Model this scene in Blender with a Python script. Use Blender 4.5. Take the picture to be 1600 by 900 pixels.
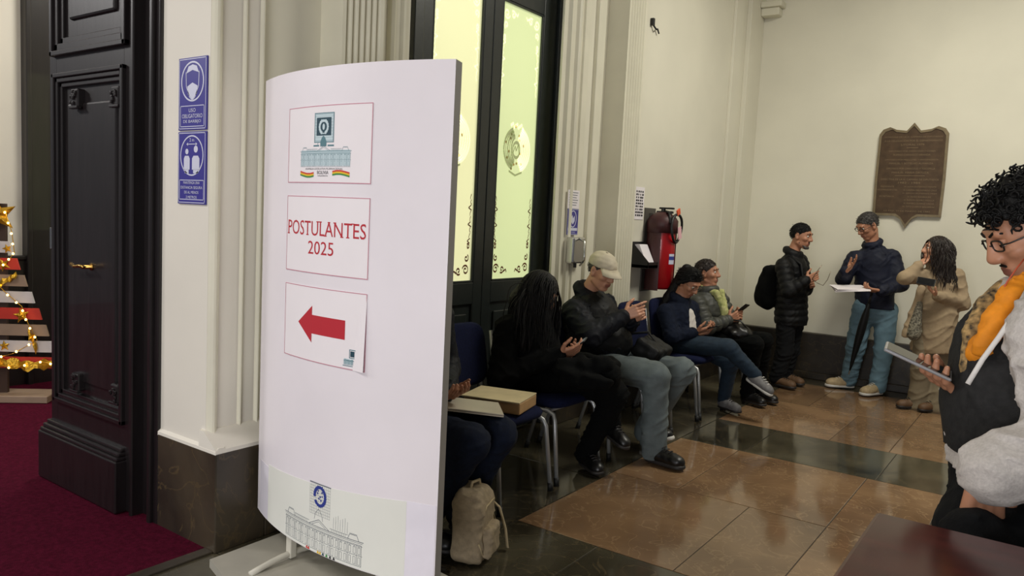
import bpy, bmesh, math, random
import numpy as np
from mathutils import Vector, Matrix

for _o in list(bpy.data.objects):
    bpy.data.objects.remove(_o, do_unlink=True)
S = bpy.context.scene
COL = S.collection
random.seed(7)

# ------------------------------------------------------------------ camera
CH = 1.5
F_PX = 1201.8
_y, _p, _r = math.radians(35.346), math.radians(5.233), math.radians(2.844)
FWD = np.array([-math.sin(_y)*math.cos(_p), math.cos(_y)*math.cos(_p), -math.sin(_p)])
_rt = np.array([math.cos(_y), math.sin(_y), 0.0])
_up = np.cross(_rt, FWD)
RT = math.cos(_r)*_rt + math.sin(_r)*_up
UP = -math.sin(_r)*_rt + math.cos(_r)*_up
CAMP = np.array([0.0, 0.0, CH])
cam_data = bpy.data.cameras.new('camera')
cam = bpy.data.objects.new('camera', cam_data)
COL.objects.link(cam)
cam_data.sensor_width = 36.0
cam_data.lens = 36.0*F_PX/1600.0
cam_data.clip_start = 0.05
cam.matrix_world = Matrix(((RT[0], UP[0], -FWD[0], 0), (RT[1], UP[1], -FWD[1], 0), (RT[2], UP[2], -FWD[2], CH), (0, 0, 0, 1)))
S.camera = cam

# ------------------------------------------------------------------ world, exposure
S.view_settings.view_transform = 'Standard'
S.view_settings.look = 'None'
S.view_settings.gamma = 1.0
S.view_settings.use_curve_mapping = False
S.view_settings.exposure = 0.0
W = bpy.data.worlds.new('world')
S.world = W
W.use_nodes = True
_bg = W.node_tree.nodes['Background']
_bg.inputs[0].default_value = (0.90, 0.93, 1.0, 1)
_bg.inputs[1].default_value = 0.11

def area_light(name, loc, target, size, power, color=(1, 1, 1), size_y=None):
    l = bpy.data.lights.new(name, 'AREA')
    l.energy = power
    l.color = color
    l.shape = 'RECTANGLE' if size_y else 'DISK'
    l.size = size
    if size_y:
        l.size_y = size_y
    o = bpy.data.objects.new(name, l)
    COL.objects.link(o)
    o.location = loc
    d = Vector(target) - Vector(loc)
    o.rotation_euler = d.to_track_quat('-Z', 'Y').to_euler()
    return o

# lamps of the hall: one over the far end, one over the near end, one over the carpeted lobby
area_light('far_hall_lamp_light', (-0.2, 5.7, 4.35), (-0.2, 5.7, 0), 1.6, 124, (1.0, 0.965, 0.855))
area_light('near_hall_lamp_light', (-1.3, -1.3, 4.35), (-1.3, -1.3, 0), 1.4, 30, (1.0, 0.95, 0.88))
area_light('lobby_lamp_light', (-3.9, -0.9, 4.2), (-3.9, -0.9, 0), 1.4, 80, (1.0, 0.97, 0.93))
area_light('door_sheen_light', (-8.6, -1.4, 4.2), (-8.6, -1.4, 0), 1.4, 260, (1.0, 0.97, 0.95))  # unseen light added to give the black lobby door its sheen
area_light('back_room_lamp_light', (-5.2, 3.3, 3.9), (-5.2, 3.3, 0), 0.6, 45, (1.0, 0.95, 0.86))

# daylight entering by the street entrance behind the camera
area_light('entrance_daylight', (0.3, -3.15, 1.1), (-0.9, 3.0, 0.7), 2.6, 150, (0.98, 0.975, 1.0), 2.2)

# ------------------------------------------------------------------ helpers
def lin(c):
    out = []
    for v in c[:3]:
        v = v/255.0
        out.append(v/12.92 if v <= 0.04045 else ((v+0.055)/1.055)**2.4)
    return (out[0], out[1], out[2], 1.0)

MATS = {}
def mat(name, rgb, rough=0.6, metal=0.0, var=0.0, scale=20.0, bump=0.0, bscale=None, rgb2=None, spec=0.5, coat=0.0, emit=0.0, detail=4.0, stretch=None, sheen=0.0):
    """procedural principled material: noise colour variation + noise bump in object space"""
    m = bpy.data.materials.new(name)
    m.use_nodes = True
    nt = m.node_tree
    b = nt.nodes['Principled BSDF']
    b.inputs['Roughness'].default_value = rough
    b.inputs['Metallic'].default_value = metal
    b.inputs['Specular IOR Level'].default_value = spec
    b.inputs['Coat Weight'].default_value = coat
    b.inputs['Sheen Weight'].default_value = sheen
    c = lin(rgb)
    b.inputs['Base Color'].default_value = c
    if emit:
        b.inputs['Emission Color'].default_value = c
        b.inputs['Emission Strength'].default_value = emit
    tc = nt.nodes.new('ShaderNodeTexCoord')
    src = tc.outputs['Object']
    if stretch:
        mp = nt.nodes.new('ShaderNodeMapping')
        mp.inputs['Scale'].default_value = stretch
        nt.links.new(src, mp.inputs[0])
        src = mp.outputs[0]
    if var or rgb2:
        n = nt.nodes.new('ShaderNodeTexNoise')
        n.inputs['Scale'].default_value = scale
        n.inputs['Detail'].default_value = detail
        nt.links.new(src, n.inputs['Vector'])
        r = nt.nodes.new('ShaderNodeValToRGB')
        nt.links.new(n.outputs[0], r.inputs[0])
        if rgb2:
            c2 = lin(rgb2)
        else:
            c2 = tuple(min(1, x*(1+var)) for x in c[:3])+(1,)
            c = tuple(x*(1-var) for x in c[:3])+(1,)
        r.color_ramp.elements[0].position = 0.32
        r.color_ramp.elements[1].position = 0.68
        r.color_ramp.elements[0].color = c
        r.color_ramp.elements[1].color = c2
        nt.links.new(r.outputs[0], b.inputs['Base Color'])
    if bump:
        n2 = nt.nodes.new('ShaderNodeTexNoise')
        n2.inputs['Scale'].default_value = bscale or scale
        n2.inputs['Detail'].default_value = 5
        nt.links.new(src, n2.inputs['Vector'])
        bp = nt.nodes.new('ShaderNodeBump')
        bp.inputs['Strength'].default_value = bump
        bp.inputs['Distance'].default_value = 0.01
        nt.links.new(n2.outputs[0], bp.inputs['Height'])
        nt.links.new(bp.outputs[0], b.inputs['Normal'])
    MATS[name] = m
    return m

def stone_mat(name, base, dark, vein, rough, vs=3.0, vw=0.05):
    m = bpy.data.materials.new(name)
    m.use_nodes = True
    nt = m.node_tree
    N = nt.nodes.new
    L = nt.links.new
    b = nt.nodes['Principled BSDF']
    b.inputs['Roughness'].default_value = rough
    g = N('ShaderNodeNewGeometry')
    n1 = N('ShaderNodeTexNoise'); n1.inputs['Scale'].default_value = 1.7; n1.inputs['Detail'].default_value = 7
    n1.inputs['Distortion'].default_value = 0.6
    L(g.outputs['Position'], n1.inputs['Vector'])
    r1 = N('ShaderNodeValToRGB'); L(n1.outputs[0], r1.inputs[0])
    r1.color_ramp.elements[0].position = 0.35; r1.color_ramp.elements[0].color = lin(dark)
    r1.color_ramp.elements[1].position = 0.65; r1.color_ramp.elements[1].color = lin(base)
    n2 = N('ShaderNodeTexNoise'); n2.inputs['Scale'].default_value = vs; n2.inputs['Detail'].default_value = 6
    n2.inputs['Distortion'].default_value = 1.6
    L(g.outputs['Position'], n2.inputs['Vector'])
    s = N('ShaderNodeMath'); s.operation = 'SUBTRACT'; s.inputs[1].default_value = 0.5; L(n2.outputs[0], s.inputs[0])
    a = N('ShaderNodeMath'); a.operation = 'ABSOLUTE'; L(s.outputs[0], a.inputs[0])
    r2 = N('ShaderNodeValToRGB'); L(a.outputs[0], r2.inputs[0])
    r2.color_ramp.elements[0].position = 0.0; r2.color_ramp.elements[0].color = (0.55, 0.55, 0.55, 1)
    r2.color_ramp.elements[1].position = vw; r2.color_ramp.elements[1].color = (0, 0, 0, 1)
    oi = N('ShaderNodeObjectInfo')
    mx = N('ShaderNodeMix'); mx.data_type = 'RGBA'
    L(r2.outputs[0], mx.inputs[0]); L(r1.outputs[0], mx.inputs[6]); mx.inputs[7].default_value = lin(vein)
    hv = N('ShaderNodeHueSaturation')
    mr = N('ShaderNodeMapRange'); mr.inputs[3].default_value = 0.82; mr.inputs[4].default_value = 1.18
    L(oi.outputs['Random'], mr.inputs[0]); L(mr.outputs[0], hv.inputs['Value'])
    L(mx.outputs[2], hv.inputs['Color']); L(hv.outputs[0], b.inputs['Base Color'])
    n3 = N('ShaderNodeTexNoise'); n3.inputs['Scale'].default_value = 9
    L(g.outputs['Position'], n3.inputs['Vector'])
    r3 = N('ShaderNodeMapRange'); r3.inputs[3].default_value = rough*0.7; r3.inputs[4].default_value = rough*1.35
    L(n3.outputs[0], r3.inputs[0]); L(r3.outputs[0], b.inputs['Roughness'])
    MATS[name] = m
    return m

def wloc(o):
    v = Vector((0, 0, 0))
    while o is not None:
        v += o.location
        o = o.parent
    return v

def tag(o, label=None, cat=None, group=None, kind=None):
    if label: o['label'] = label
    if cat: o['category'] = cat
    if group: o['group'] = group
    if kind: o['kind'] = kind
    return o

def empty(name, loc):
    o = bpy.data.objects.new(name, None)
    o.empty_display_size = 0.1
    o.location = loc
    COL.objects.link(o)
    return o

def mesh_obj(name, verts, faces, m=None, parent=None, smooth=False, local=False, mats=None, midx=None):
    """verts in world space (or in the parent's space if local); origin goes to the bottom centre"""
    V = np.asarray(verts, dtype=np.float64)
    lo, hi = V.min(0), V.max(0)
    org = np.array([(lo[0]+hi[0])/2, (lo[1]+hi[1])/2, lo[2]])
    me = bpy.data.meshes.new(name)
    if isinstance(faces, np.ndarray):
        n = len(faces); k = faces.shape[1]
        me.vertices.add(len(V)); me.vertices.foreach_set('co', (V-org).astype(np.float32).ravel())
        me.loops.add(n*k); me.loops.foreach_set('vertex_index', faces.astype(np.int32).ravel())
        me.polygons.add(n); me.polygons.foreach_set('loop_start', np.arange(0, n*k, k, dtype=np.int32))
        me.update(calc_edges=True)
    else:
        me.from_pydata([tuple(v) for v in (V-org)], [], faces)
    for mm in (mats or ([m] if m else [])):
        me.materials.append(MATS[mm] if isinstance(mm, str) else mm)
    if midx is not None:
        me.polygons.foreach_set('material_index', np.asarray(midx, dtype=np.int32))
    if smooth:
        me.polygons.foreach_set('use_smooth', np.ones(len(me.polygons), dtype=bool))
    me.update()
    o = bpy.data.objects.new(name, me)
    COL.objects.link(o)
    o.location = org
    if parent is not None:
        o.parent = parent
        if not local:
            o.location = Vector(org) - wloc(parent)
    return o

class MB:
    """collects boxes, tubes, prisms; build() links them as ONE mesh object"""
    def __init__(s):
        s.v = []; s.f = []
    def add(s, V, Fc):
        k = len(s.v)
        s.v += [tuple(map(float, p)) for p in V]
        s.f += [tuple(i+k for i in f) for f in Fc]
        return s
    def box(s, lo, hi, bev=0.0):
        lo, hi2 = np.minimum(np.array(lo, float), np.array(hi, float)), np.maximum(np.array(lo, float), np.array(hi, float))
        return s.obox((lo+hi2)/2, (hi2-lo)/2, np.eye(3), bev)
    def obox(s, c, h, R=np.eye(3), bev=0.0):
        c = np.array(c, float); h = np.array(h, float); R = np.array(R, float)
        if bev <= 0:
            V = [c + R@(h*np.array(t)) for t in ((-1,-1,-1),(1,-1,-1),(1,1,-1),(-1,1,-1),(-1,-1,1),(1,-1,1),(1,1,1),(-1,1,1))]
            return s.add(V, [(0,3,2,1),(4,5,6,7),(0,1,5,4),(1,2,6,5),(2,3,7,6),(3,0,4,7)])
        bm = bmesh.new()
        bmesh.ops.create_cube(bm, size=2)
        for v in bm.verts:
            v.co = Vector(v.co[i]*h[i] for i in range(3))
        bmesh.ops.bevel(bm, geom=list(bm.edges), offset=min(bev, min(h)*0.95), segments=2, affect='EDGES', profile=0.5)
        bm.verts.index_update()
        V = [c + R@np.array(v.co) for v in bm.verts]
        Fc = [tuple(v.index for v in f.verts) for f in bm.faces]
        bm.free()
        return s.add(V, Fc)
    def tube(s, pts, r, n=8, caps=True, flat=None):
        """tube along a polyline; r number or list"""
        P = [np.array(p, float) for p in pts]
        rr = r if isinstance(r, (list, tuple, np.ndarray)) else [r]*len(P)
        T = []
        for i in range(len(P)):
            a = P[max(0, i-1)]; b = P[min(len(P)-1, i+1)]
            t = b-a; T.append(t/(np.linalg.norm(t)+1e-12))
        ref = np.array([0, 0, 1.0]) if abs(T[0][2]) < 0.9 else np.array([1.0, 0, 0])
        u = np.cross(ref, T[0]); u /= np.linalg.norm(u)
        V = []; Fc = []
        for i in range(len(P)):
            u = u - T[i]*(u@T[i]); u /= np.linalg.norm(u)+1e-12
            w = np.cross(T[i], u)
            for k in range(n):
                a = 2*math.pi*k/n
                V.append(P[i] + rr[i]*(math.cos(a)*u + math.sin(a)*w*(flat or 1)))
        for i in range(len(P)-1):
            for k in range(n):
                Fc.append((i*n+k, i*n+(k+1) % n, (i+1)*n+(k+1) % n, (i+1)*n+k))
        if caps:
            Fc.append(tuple(range(n-1, -1, -1)))
            Fc.append(tuple((len(P)-1)*n+k for k in range(n)))
        return s.add(V, Fc)
    def prism(s, poly, o, u, v, t):
        """2-D polygon (in u,v from o) extruded by vector t"""
        o = np.array(o, float); u = np.array(u, float); v = np.array(v, float); t = np.array(t, float)
        n = len(poly)
        A = [o+u*a+v*b for a, b in poly]
        V = A + [p+t for p in A]
        Fc = [tuple(range(n-1, -1, -1)), tuple(range(n, 2*n))]
        for k in range(n):
            Fc.append((k, (k+1) % n, n+(k+1) % n, n+k))
        return s.add(V, Fc)
    def lathe(s, prof, c, n=20, axis='z', R=None):
        c = np.array(c, float)
        V = []; Fc = []
        for (r, z) in prof:
            for k in range(n):
                a = 2*math.pi*k/n
                p = np.array([r*math.cos(a), r*math.sin(a), z])
                if R is not None: p = np.array(R)@p
                V.append(c+p)
        for i in range(len(prof)-1):
            for k in range(n):
                Fc.append((i*n+k, i*n+(k+1) % n, (i+1)*n+(k+1) % n, (i+1)*n+k))
        Fc.append(tuple(range(n-1, -1, -1)))
        Fc.append(tuple((len(prof)-1)*n+k for k in range(n)))
        return s.add(V, Fc)
    def build(s, name, m, parent=None, smooth=False, local=False):
        return mesh_obj(name, s.v, s.f, m, parent, smooth, local)

def ray(x, y):
    return (x-800.0)/F_PX*RT - (y-450.0)/F_PX*UP + FWD
def PY(x, y, Y):
    d = ray(x, y); return CAMP + d*(Y/d[1])
def PX(x, y, X):
    d = ray(x, y); return CAMP + d*(X/d[0])
def PD(x, y, dd):
    return CAMP + dd*ray(x, y)
def nrm(v):
    v = np.array(v, float); return v/np.linalg.norm(v)

def text_polys(txt, size=1.0):
    """glyph outlines of the built-in font as flat triangles: list of verts (x,y), faces; width"""
    c = bpy.data.curves.new('t', 'FONT')
    c.body = txt; c.size = size; c.align_x = 'CENTER'; c.resolution_u = 3
    o = bpy.data.objects.new('t', c)
    COL.objects.link(o)
    dg = bpy.context.evaluated_depsgraph_get()
    me = bpy.data.meshes.new_from_object(o.evaluated_get(dg))
    V = [(v.co.x, v.co.y) for v in me.vertices]
    Fc = [tuple(p.vertices) for p in me.polygons]
    bpy.data.objects.remove(o, do_unlink=True)
    bpy.data.meshes.remove(me)
    return V, Fc

def text_fit(txt, cx, cy, w, h, out):
    """adds text scaled to the box (w,h) centred on (cx,cy) into out=[verts2d, faces]"""
    V, Fc = text_polys(txt)
    if not V: return
    A = np.array(V)
    lo, hi = A.min(0), A.max(0)
    sc = np.array([w/(hi[0]-lo[0]), h/(hi[1]-lo[1])])
    A = (A-(lo+hi)/2)*sc + np.array([cx, cy])
    k = len(out[0])
    out[0] += [tuple(p) for p in A]
    out[1] += [tuple(i+k for i in f) for f in Fc]

class Ink:
    """flat print: 2-D shapes mapped on to a surface by a function (u,v)->xyz"""
    def __init__(s): s.o = [[], []]
    def poly(s, pts):
        k = len(s.o[0]); s.o[0] += [tuple(p) for p in pts]; s.o[1].append(tuple(range(k, k+len(pts)))); return s
    def rect(s, x0, y0, x1, y1, step=0.06):
        n = max(1, int(abs(x1-x0)/step+0.5))
        for i in range(n):
            a = x0+(x1-x0)*i/n; b = x0+(x1-x0)*(i+1)/n
            s.poly([(a, y0), (b, y0), (b, y1), (a, y1)])
        return s
    def frame(s, x0, y0, x1, y1, w):
        s.rect(x0, y0, x1, y0+w); s.rect(x0, y1-w, x1, y1); s.rect(x0, y0, x0+w, y1); s.rect(x1-w, y0, x1, y1); return s
    def line(s, p, q, w, step=0.06):
        p = np.array(p, float); q = np.array(q, float); d = q-p; L = np.linalg.norm(d)+1e-9
        nn = np.array([-d[1], d[0]])/L*w/2
        n = max(1, int(L/step))
        for i in range(n):
            a = p+d*i/n; b = p+d*(i+1)/n
            s.poly([a-nn, b-nn, b+nn, a+nn])
        return s
    def path(s, pts, w):
        for a, b in zip(pts[:-1], pts[1:]): s.line(a, b, w)
        return s
    def disc(s, cx, cy, rx, ry=None, n=20):
        ry = ry or rx
        return s.poly([(cx+rx*math.cos(2*math.pi*k/n), cy+ry*math.sin(2*math.pi*k/n)) for k in range(n)])
    def ring(s, cx, cy, rx, ry, w, n=36):
        for k in range(n):
            a = 2*math.pi*k/n; b = 2*math.pi*(k+1)/n
            s.poly([(cx+(rx-w)*math.cos(a), cy+(ry-w)*math.sin(a)), (cx+rx*math.cos(a), cy+ry*math.sin(a)),
                    (cx+rx*math.cos(b), cy+ry*math.sin(b)), (cx+(rx-w)*math.cos(b), cy+(ry-w)*math.sin(b))])
        return s
    def text(s, t, cx, cy, w, h):
        text_fit(t, cx, cy, w, h, s.o); return s
    def build(s, name, fn, m, parent=None):
        return mesh_obj(name, [fn(u, v) for u, v in s.o[0]], s.o[1], m, parent)
# ------------------------------------------------------------------ materials of the place
mat('plaster', (224, 220, 202), 0.75, var=0.05, scale=1.3, bump=0.12, bscale=14)
mat('plaster_lobby', (222, 217, 205), 0.7, var=0.04, scale=1.3, bump=0.10, bscale=14)
mat('trim_paint', (222, 218, 198), 0.55, var=0.05, scale=3, bump=0.06, bscale=25)
stone_mat('floor_red', (136, 108, 80), (106, 82, 60), (158, 130, 98), 0.085, 6.0, 0.02)
stone_mat('floor_dark', (80, 75, 60), (44, 40, 31), (98, 86, 64), 0.10, 5.0, 0.02)
stone_mat('base_stone', (62, 54, 42), (34, 29, 24), (86, 72, 48), 0.4, 4.0, 0.018)
mat('grout', (46, 38, 30), 0.6)
mat('carpet', (70, 12, 32), 0.95, var=0.28, scale=60, bump=0.5, bscale=260, spec=0.05)
mat('carpet_dark', (92, 20, 46), 0.95, var=0.2, scale=3, spec=0.1)
mat('black_wood', (24, 19, 20), 0.40, var=0.25, scale=30, bump=0.05, bscale=40, stretch=(1, 1, 0.12), coat=0.25)
mat('green_black_wood', (34, 39, 37), 0.35, var=0.12, scale=20, bump=0.04, bscale=40)
mat('brass', (190, 150, 80), 0.25, 1.0)
mat('white_metal', (225, 225, 222), 0.4, 0.2)
mat('chrome', (200, 200, 200), 0.22, 1.0)
mat('frosted_glass', (222, 234, 176), 0.35, var=0.04, scale=1.5, emit=0.52)
mat('frosted_glass_bright', (238, 238, 186), 0.35, var=0.03, scale=1.5, emit=0.62)
mat('etch_brown', (110, 58, 30), 0.6)
mat('etch_gold', (214, 186, 110), 0.5)
mat('etch_pale', (246, 244, 206), 0.6, emit=0.75)
mat('etch_grey', (176, 184, 132), 0.6, emit=0.28)

ZC = 4.42
def structure(o, label=None):
    o['kind'] = 'structure'
    if label: o['label'] = label
    return o

# ------------------------------------------------------------------ floor: bed + one object per stone slab
fl = structure(MB().box((-3.3, -3.2, -0.09), (3.6, 8.35, -0.004)).build('floor', 'grout'))
def tile_mesh(w, l):
    g = 0.0022
    m = MB().obox((0, 0, -0.02), (w/2-g, l/2-g, 0.02), np.eye(3), 0)
    V = np.array(m.v)
    top = V[:, 2] > -0.001
    # slight arris on the top edge
    V2 = V.copy(); V2[top, 2] = -0.0012
    ins = V[top].copy(); ins[:, 0] *= (w/2-g-0.0025)/(w/2-g); ins[:, 1] *= (l/2-g-0.0025)/(l/2-g); ins[:, 2] = 0
    A = np.vstack([V2, ins])
    Fc = [f for f in m.f if not all(V[i, 2] > -0.001 for i in f)]
    Fc += [(8, 9, 10, 11)] + [(4+k, 4+(k+1) % 4, 8+(k+1) % 4, 8+k) for k in range(4)]
    me = bpy.data.meshes.new('floor_tile')
    me.from_pydata([tuple(p) for p in A], [], Fc)
    return me
_tm = {}
def tile(x0, x1, y0, y1, m):
    k = (round(x1-x0, 3), round(y1-y0, 3), m)
    if k not in _tm:
        _tm[k] = tile_mesh(x1-x0, y1-y0); _tm[k].materials.append(MATS[m])
    o = bpy.data.objects.new('floor_tile', _tm[k])
    COL.objects.link(o)
    o.parent = fl
    o.location = Vector(((x0+x1)/2, (y0+y1)/2, 0)) - wloc(fl)
    return o
XR = 3.55
ycuts = []
y = 5.84
# dark border along the window wall
yy = -3.15
while yy < 8.3:
    tile(-3.2, -2.08, yy, min(yy+1.01, 8.32), 'floor_dark'); yy += 1.01
# alternating red fields (two rows) and dark cross bands
fields = [(5.84, 7.86), (3.08, 5.10), (0.32, 2.34), (-2.44, -0.42)]
bands = [(7.86, 8.32), (5.10, 5.84), (2.34, 3.08), (-0.42, 0.32)]
rowA = [-2.08, -1.25, -0.85, -0.02, 0.38, 1.21, 1.61, 2.44, 2.84, XR]
rowB = [-2.08, -1.66, -0.85, -0.43, 0.40, 0.81, 1.64, 2.05, 2.88, XR]
for y0, y1 in fields:
    ym = (y0+y1)/2
    for row, a, b in ((rowA, y0, ym), (rowB, ym, y1)):
        for p, q in zip(row[:-1], row[1:]):
            tile(p, q, a, b, 'floor_red')
for y0, y1 in bands:
    e = [-2.08, -1.62, -0.80, 0.02, 0.84, 1.66, 2.48, XR]
    for p, q in zip(e[:-1], e[1:]):
        tile(p, q, y0, y1, 'floor_dark')

# carpet of the lobby, with a thin stone threshold along its edge
ca = MB().box((-11.0, -3.2, -0.05), (-2.90, 1.95, 0.008))
ca.box((-6.7, 1.95, -0.05), (-3.18, 4.2, 0.008))
structure(ca.build('floor_carpet', 'carpet'), 'dark red lobby carpet')
structure(MB().box((-2.90, -3.2, -0.05), (-2.84, 1.885, 0.010), 0.003).build('trim_threshold', 'base_stone'))

# ------------------------------------------------------------------ walls
XW = -2.95     # recessed plane of the window wall
XF = -2.83     # plain plane beyond the second pilaster
w = MB()
w.box((-3.35, 2.14, 0), (XW, 3.02, ZC))
w.box((-3.35, 3.02, 3.62), (XW, 4.72, ZC))
w.box((-3.35, 4.72, 0), (XW, 5.26, ZC))
w.box((-3.35, 5.26, 0), (XF, 8.45, ZC))
w.box((XF, 7.52, 0), (XF+0.028, 7.74, ZC), 0.004)
w.box((XF, 7.90, 0), (XF+0.045, 8.30, ZC), 0.004)
structure(w.build('wall_left', 'plaster'))
structure(MB().box((-3.35, 8.30, 0), (3.6, 8.55, ZC)).build('wall_back', 'plaster'))
# cornice blocks high on the back corner
structure(MB().box((-2.785, 8.17, 3.72), (-2.60, 8.30, 3.80), 0.01).box((-2.785, 8.14, 3.80), (-2.57, 8.30, 3.86), 0.01).build('trim_corner', 'trim_paint'))
# lobby door wall (pier with the two blue signs) and wall over the door
structure(MB().box((-6.28, 1.92, 3.3), (-3.28, 2.14, ZC)).build('wall_lintel', 'plaster_lobby'))
structure(MB().box((-11.0, 1.92, 0), (-6.26, 2.00, ZC)).build('wall_lobby', 'plaster_lobby'))
w = MB()
w.box((-3.283, 1.90, 0), (-2.93, 2.14, ZC))
w.box((-3.45, 2.00, 0), (-3.28, 2.14, ZC))
structure(w.build('wall_door', 'plaster_lobby'))
structure(MB().box((-6.9, 1.9, 0), (-6.57, 4.3, ZC)).build('wall_beyond', 'plaster_lobby'))
structure(MB().box((-6.57, 4.2, 0), (-3.36, 4.35, ZC)).build('wall_far', 'plaster_lobby'))
structure(MB().box((-11.0, -3.2, ZC), (3.6, 8.55, ZC+0.15)).build('ceiling', 'plaster'))

# stone baseboards
def base_board(name, boxes, cap):
    m = MB()
    for lo, hi in boxes: m.box(lo, hi, 0.006)
    return structure(m.build(name, 'base_stone'))
base_board('baseboard_pier', [((-3.283, 1.885, 0), (-2.83, 2.14, 0.437)), ((-2.9505, 2.14, 0), (-2.83, 2.46, 0.437))], None)
base_board('baseboard_left', [((-2.96, 2.76, 0), (-2.90, 3.02, 0.437)), ((-2.96, 4.72, 0), (-2.90, 5.2, 0.437)), ((-2.84, 5.56, 0), (-2.775, 8.30, 0.465))], None)
base_board('baseboard_back', [((-2.78, 8.215, 0), (3.55, 8.31, 0.465)), ((-2.78, 8.17, 0), (3.55, 8.25, 0.07))], None)
# sloping plaster ledge on top of the pier's base
m = MB()
m.prism([(-2.833, 0.43), (-2.833, 0.452), (-2.925, 0.52), (-2.96, 0.52), (-2.96, 0.43)], (0, 1.887, 0), (1, 0, 0), (0, 0, 1), (0, 0.56, 0))
m.prism([(1.886, 0.43), (1.886, 0.447), (1.902, 0.46), (1.93, 0.46), (1.93, 0.43)], (-3.283, 0, 0), (0, 1, 0), (0, 0, 1), (0.448, 0, 0))
structure(m.build('trim_ledge', 'plaster_lobby'))

# vertical mouldings on the pier's flank
def vprofile(pts, z0, z1, name, m='trim_paint'):
    return structure(MB().prism(pts, (0, 0, z0), (1, 0, 0), (0, 1, 0), (0, 0, z1-z0)).build(name, m))
def bead(xb, y0, y1, h, n=7):
    """half-round ridge on plane x=xb between y0,y1"""
    return [(xb+h*math.sin(math.pi*k/(n-1)), y0+(y1-y0)*k/(n-1)) for k in range(n)]
pr_ = [(-3.0, 1.901)] + bead(-2.93, 1.901, 1.955, 0.022) + [(-2.945, 1.957), (-2.945, 2.05)] + bead(-2.935, 2.05, 2.078, 0.018) + [(-2.935, 2.08), (-2.935, 2.135)] + bead(-2.935, 2.137, 2.165, 0.02) + [(-3.0, 2.166)]
vprofile(pr_, 0.50, ZC, 'trim_pier')

# fluted pilasters
def pilaster(name, y0, y1, xf, m='trim_paint'):
    pts = [(XW-0.02, y0), (xf, y0)]
    n = 6
    mar = 0.018
    pitch = (y1-y0-2*mar)/n
    for i in range(n):
        a = y0+mar+i*pitch
        pts.append((xf, a+pitch*0.12))
        for k in range(1, 6):
            t = k/6
            pts.append((xf-0.016*math.sin(math.pi*t), a+pitch*(0.12+0.76*t)))
        pts.append((xf, a+pitch*0.88))
    pts += [(xf, y1), (XW-0.02, y1)]
    o = vprofile(pts, 0.46, ZC, name, m)
    structure(MB().box((XW-0.02, y0-0.015, 0), (xf+0.02, y1+0.015, 0.437), 0.005).build(name.replace('trim', 'baseboard'), 'base_stone'))
    structure(MB().box((XW-0.02, y0-0.01, 0.437), (xf+0.012, y1+0.01, 0.465), 0.006).build(name+'_plinth', m))
    return o
pilaster('trim_pilaster_near', 2.49, 2.755, -2.80)
pilaster('trim_pilaster_far', 5.25, 5.535, -2.775)
# casings on both sides of the glazed door
def casing(name, y0, y1, flip=False):
    """stepped profile: thick outside, stepping down to the opening (opening at y1, or y0 when flipped)"""
    L = y1-y0
    prof = [(0.0, 0.0), (0.045, 0.0), (0.045, 0.22), (0.030, 0.24), (0.030, 0.36), (0.05, 0.40), (0.058, 0.46), (0.05, 0.52), (0.028, 0.55), (0.028, 0.70), (0.042, 0.74), (0.042, 0.80), (0.016, 0.84), (0.016, 1.0), (0.0, 1.0)]
    pts = [(XW-0.01+dx*1.0, (y0+L*t) if not flip else (y1-L*t)) for dx, t in prof]
    return vprofile(pts, 0.437, 3.66, name)
casing('trim_casing_near', 2.80, 3.09)
casing('trim_casing_far', 4.62, 4.93, True)
structure(MB().box((XW-0.01, 2.80, 3.60), (XW+0.035, 4.93, 3.85), 0.01).build('trim_casing_top', 'trim_paint'))
# plain raised strip between casing and far pilaster
structure(MB().box((XW-0.005, 5.06, 0.437), (XW+0.03, 5.17, ZC), 0.006).build('trim_strip', 'trim_paint'))

# ------------------------------------------------------------------ glazed double door (door_2)
XG = -3.07
def zpx(x, y): return PX(x, y, XG)[2]
def ypx(x, y): return PX(x, y, XG)[1]
g2a, g2b = ypx(773.5, 220), ypx(837.2, 220)          # right pane
g1b = ypx(745.0, 220)                                # left pane ends here
g1a = g1b-(g2b-g2a)
gz0, gz1 = zpx(764, 439), zpx(791, 0)
d2 = empty('door_2', (XG, (g1a+g2b)/2, 0)); structure(d2, 'dark green-black glazed double door with backlit frosted panes')
yL, yR = g1a-0.10, ypx(858.6, 200)
m = MB().box((XG-0.06, yL-0.08, 0), (XG+0.045, yL, 3.58), 0.006).box((XG-0.06, yR, 0), (XG+0.045, yR+0.16, 3.58), 0.006).box((XG-0.06, yL-0.08, 3.50), (XG+0.045, yR+0.16, 3.60), 0.006)
m.build('door_frame', 'green_black_wood', d2)
ymid = (g1b+g2a)/2
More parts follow.
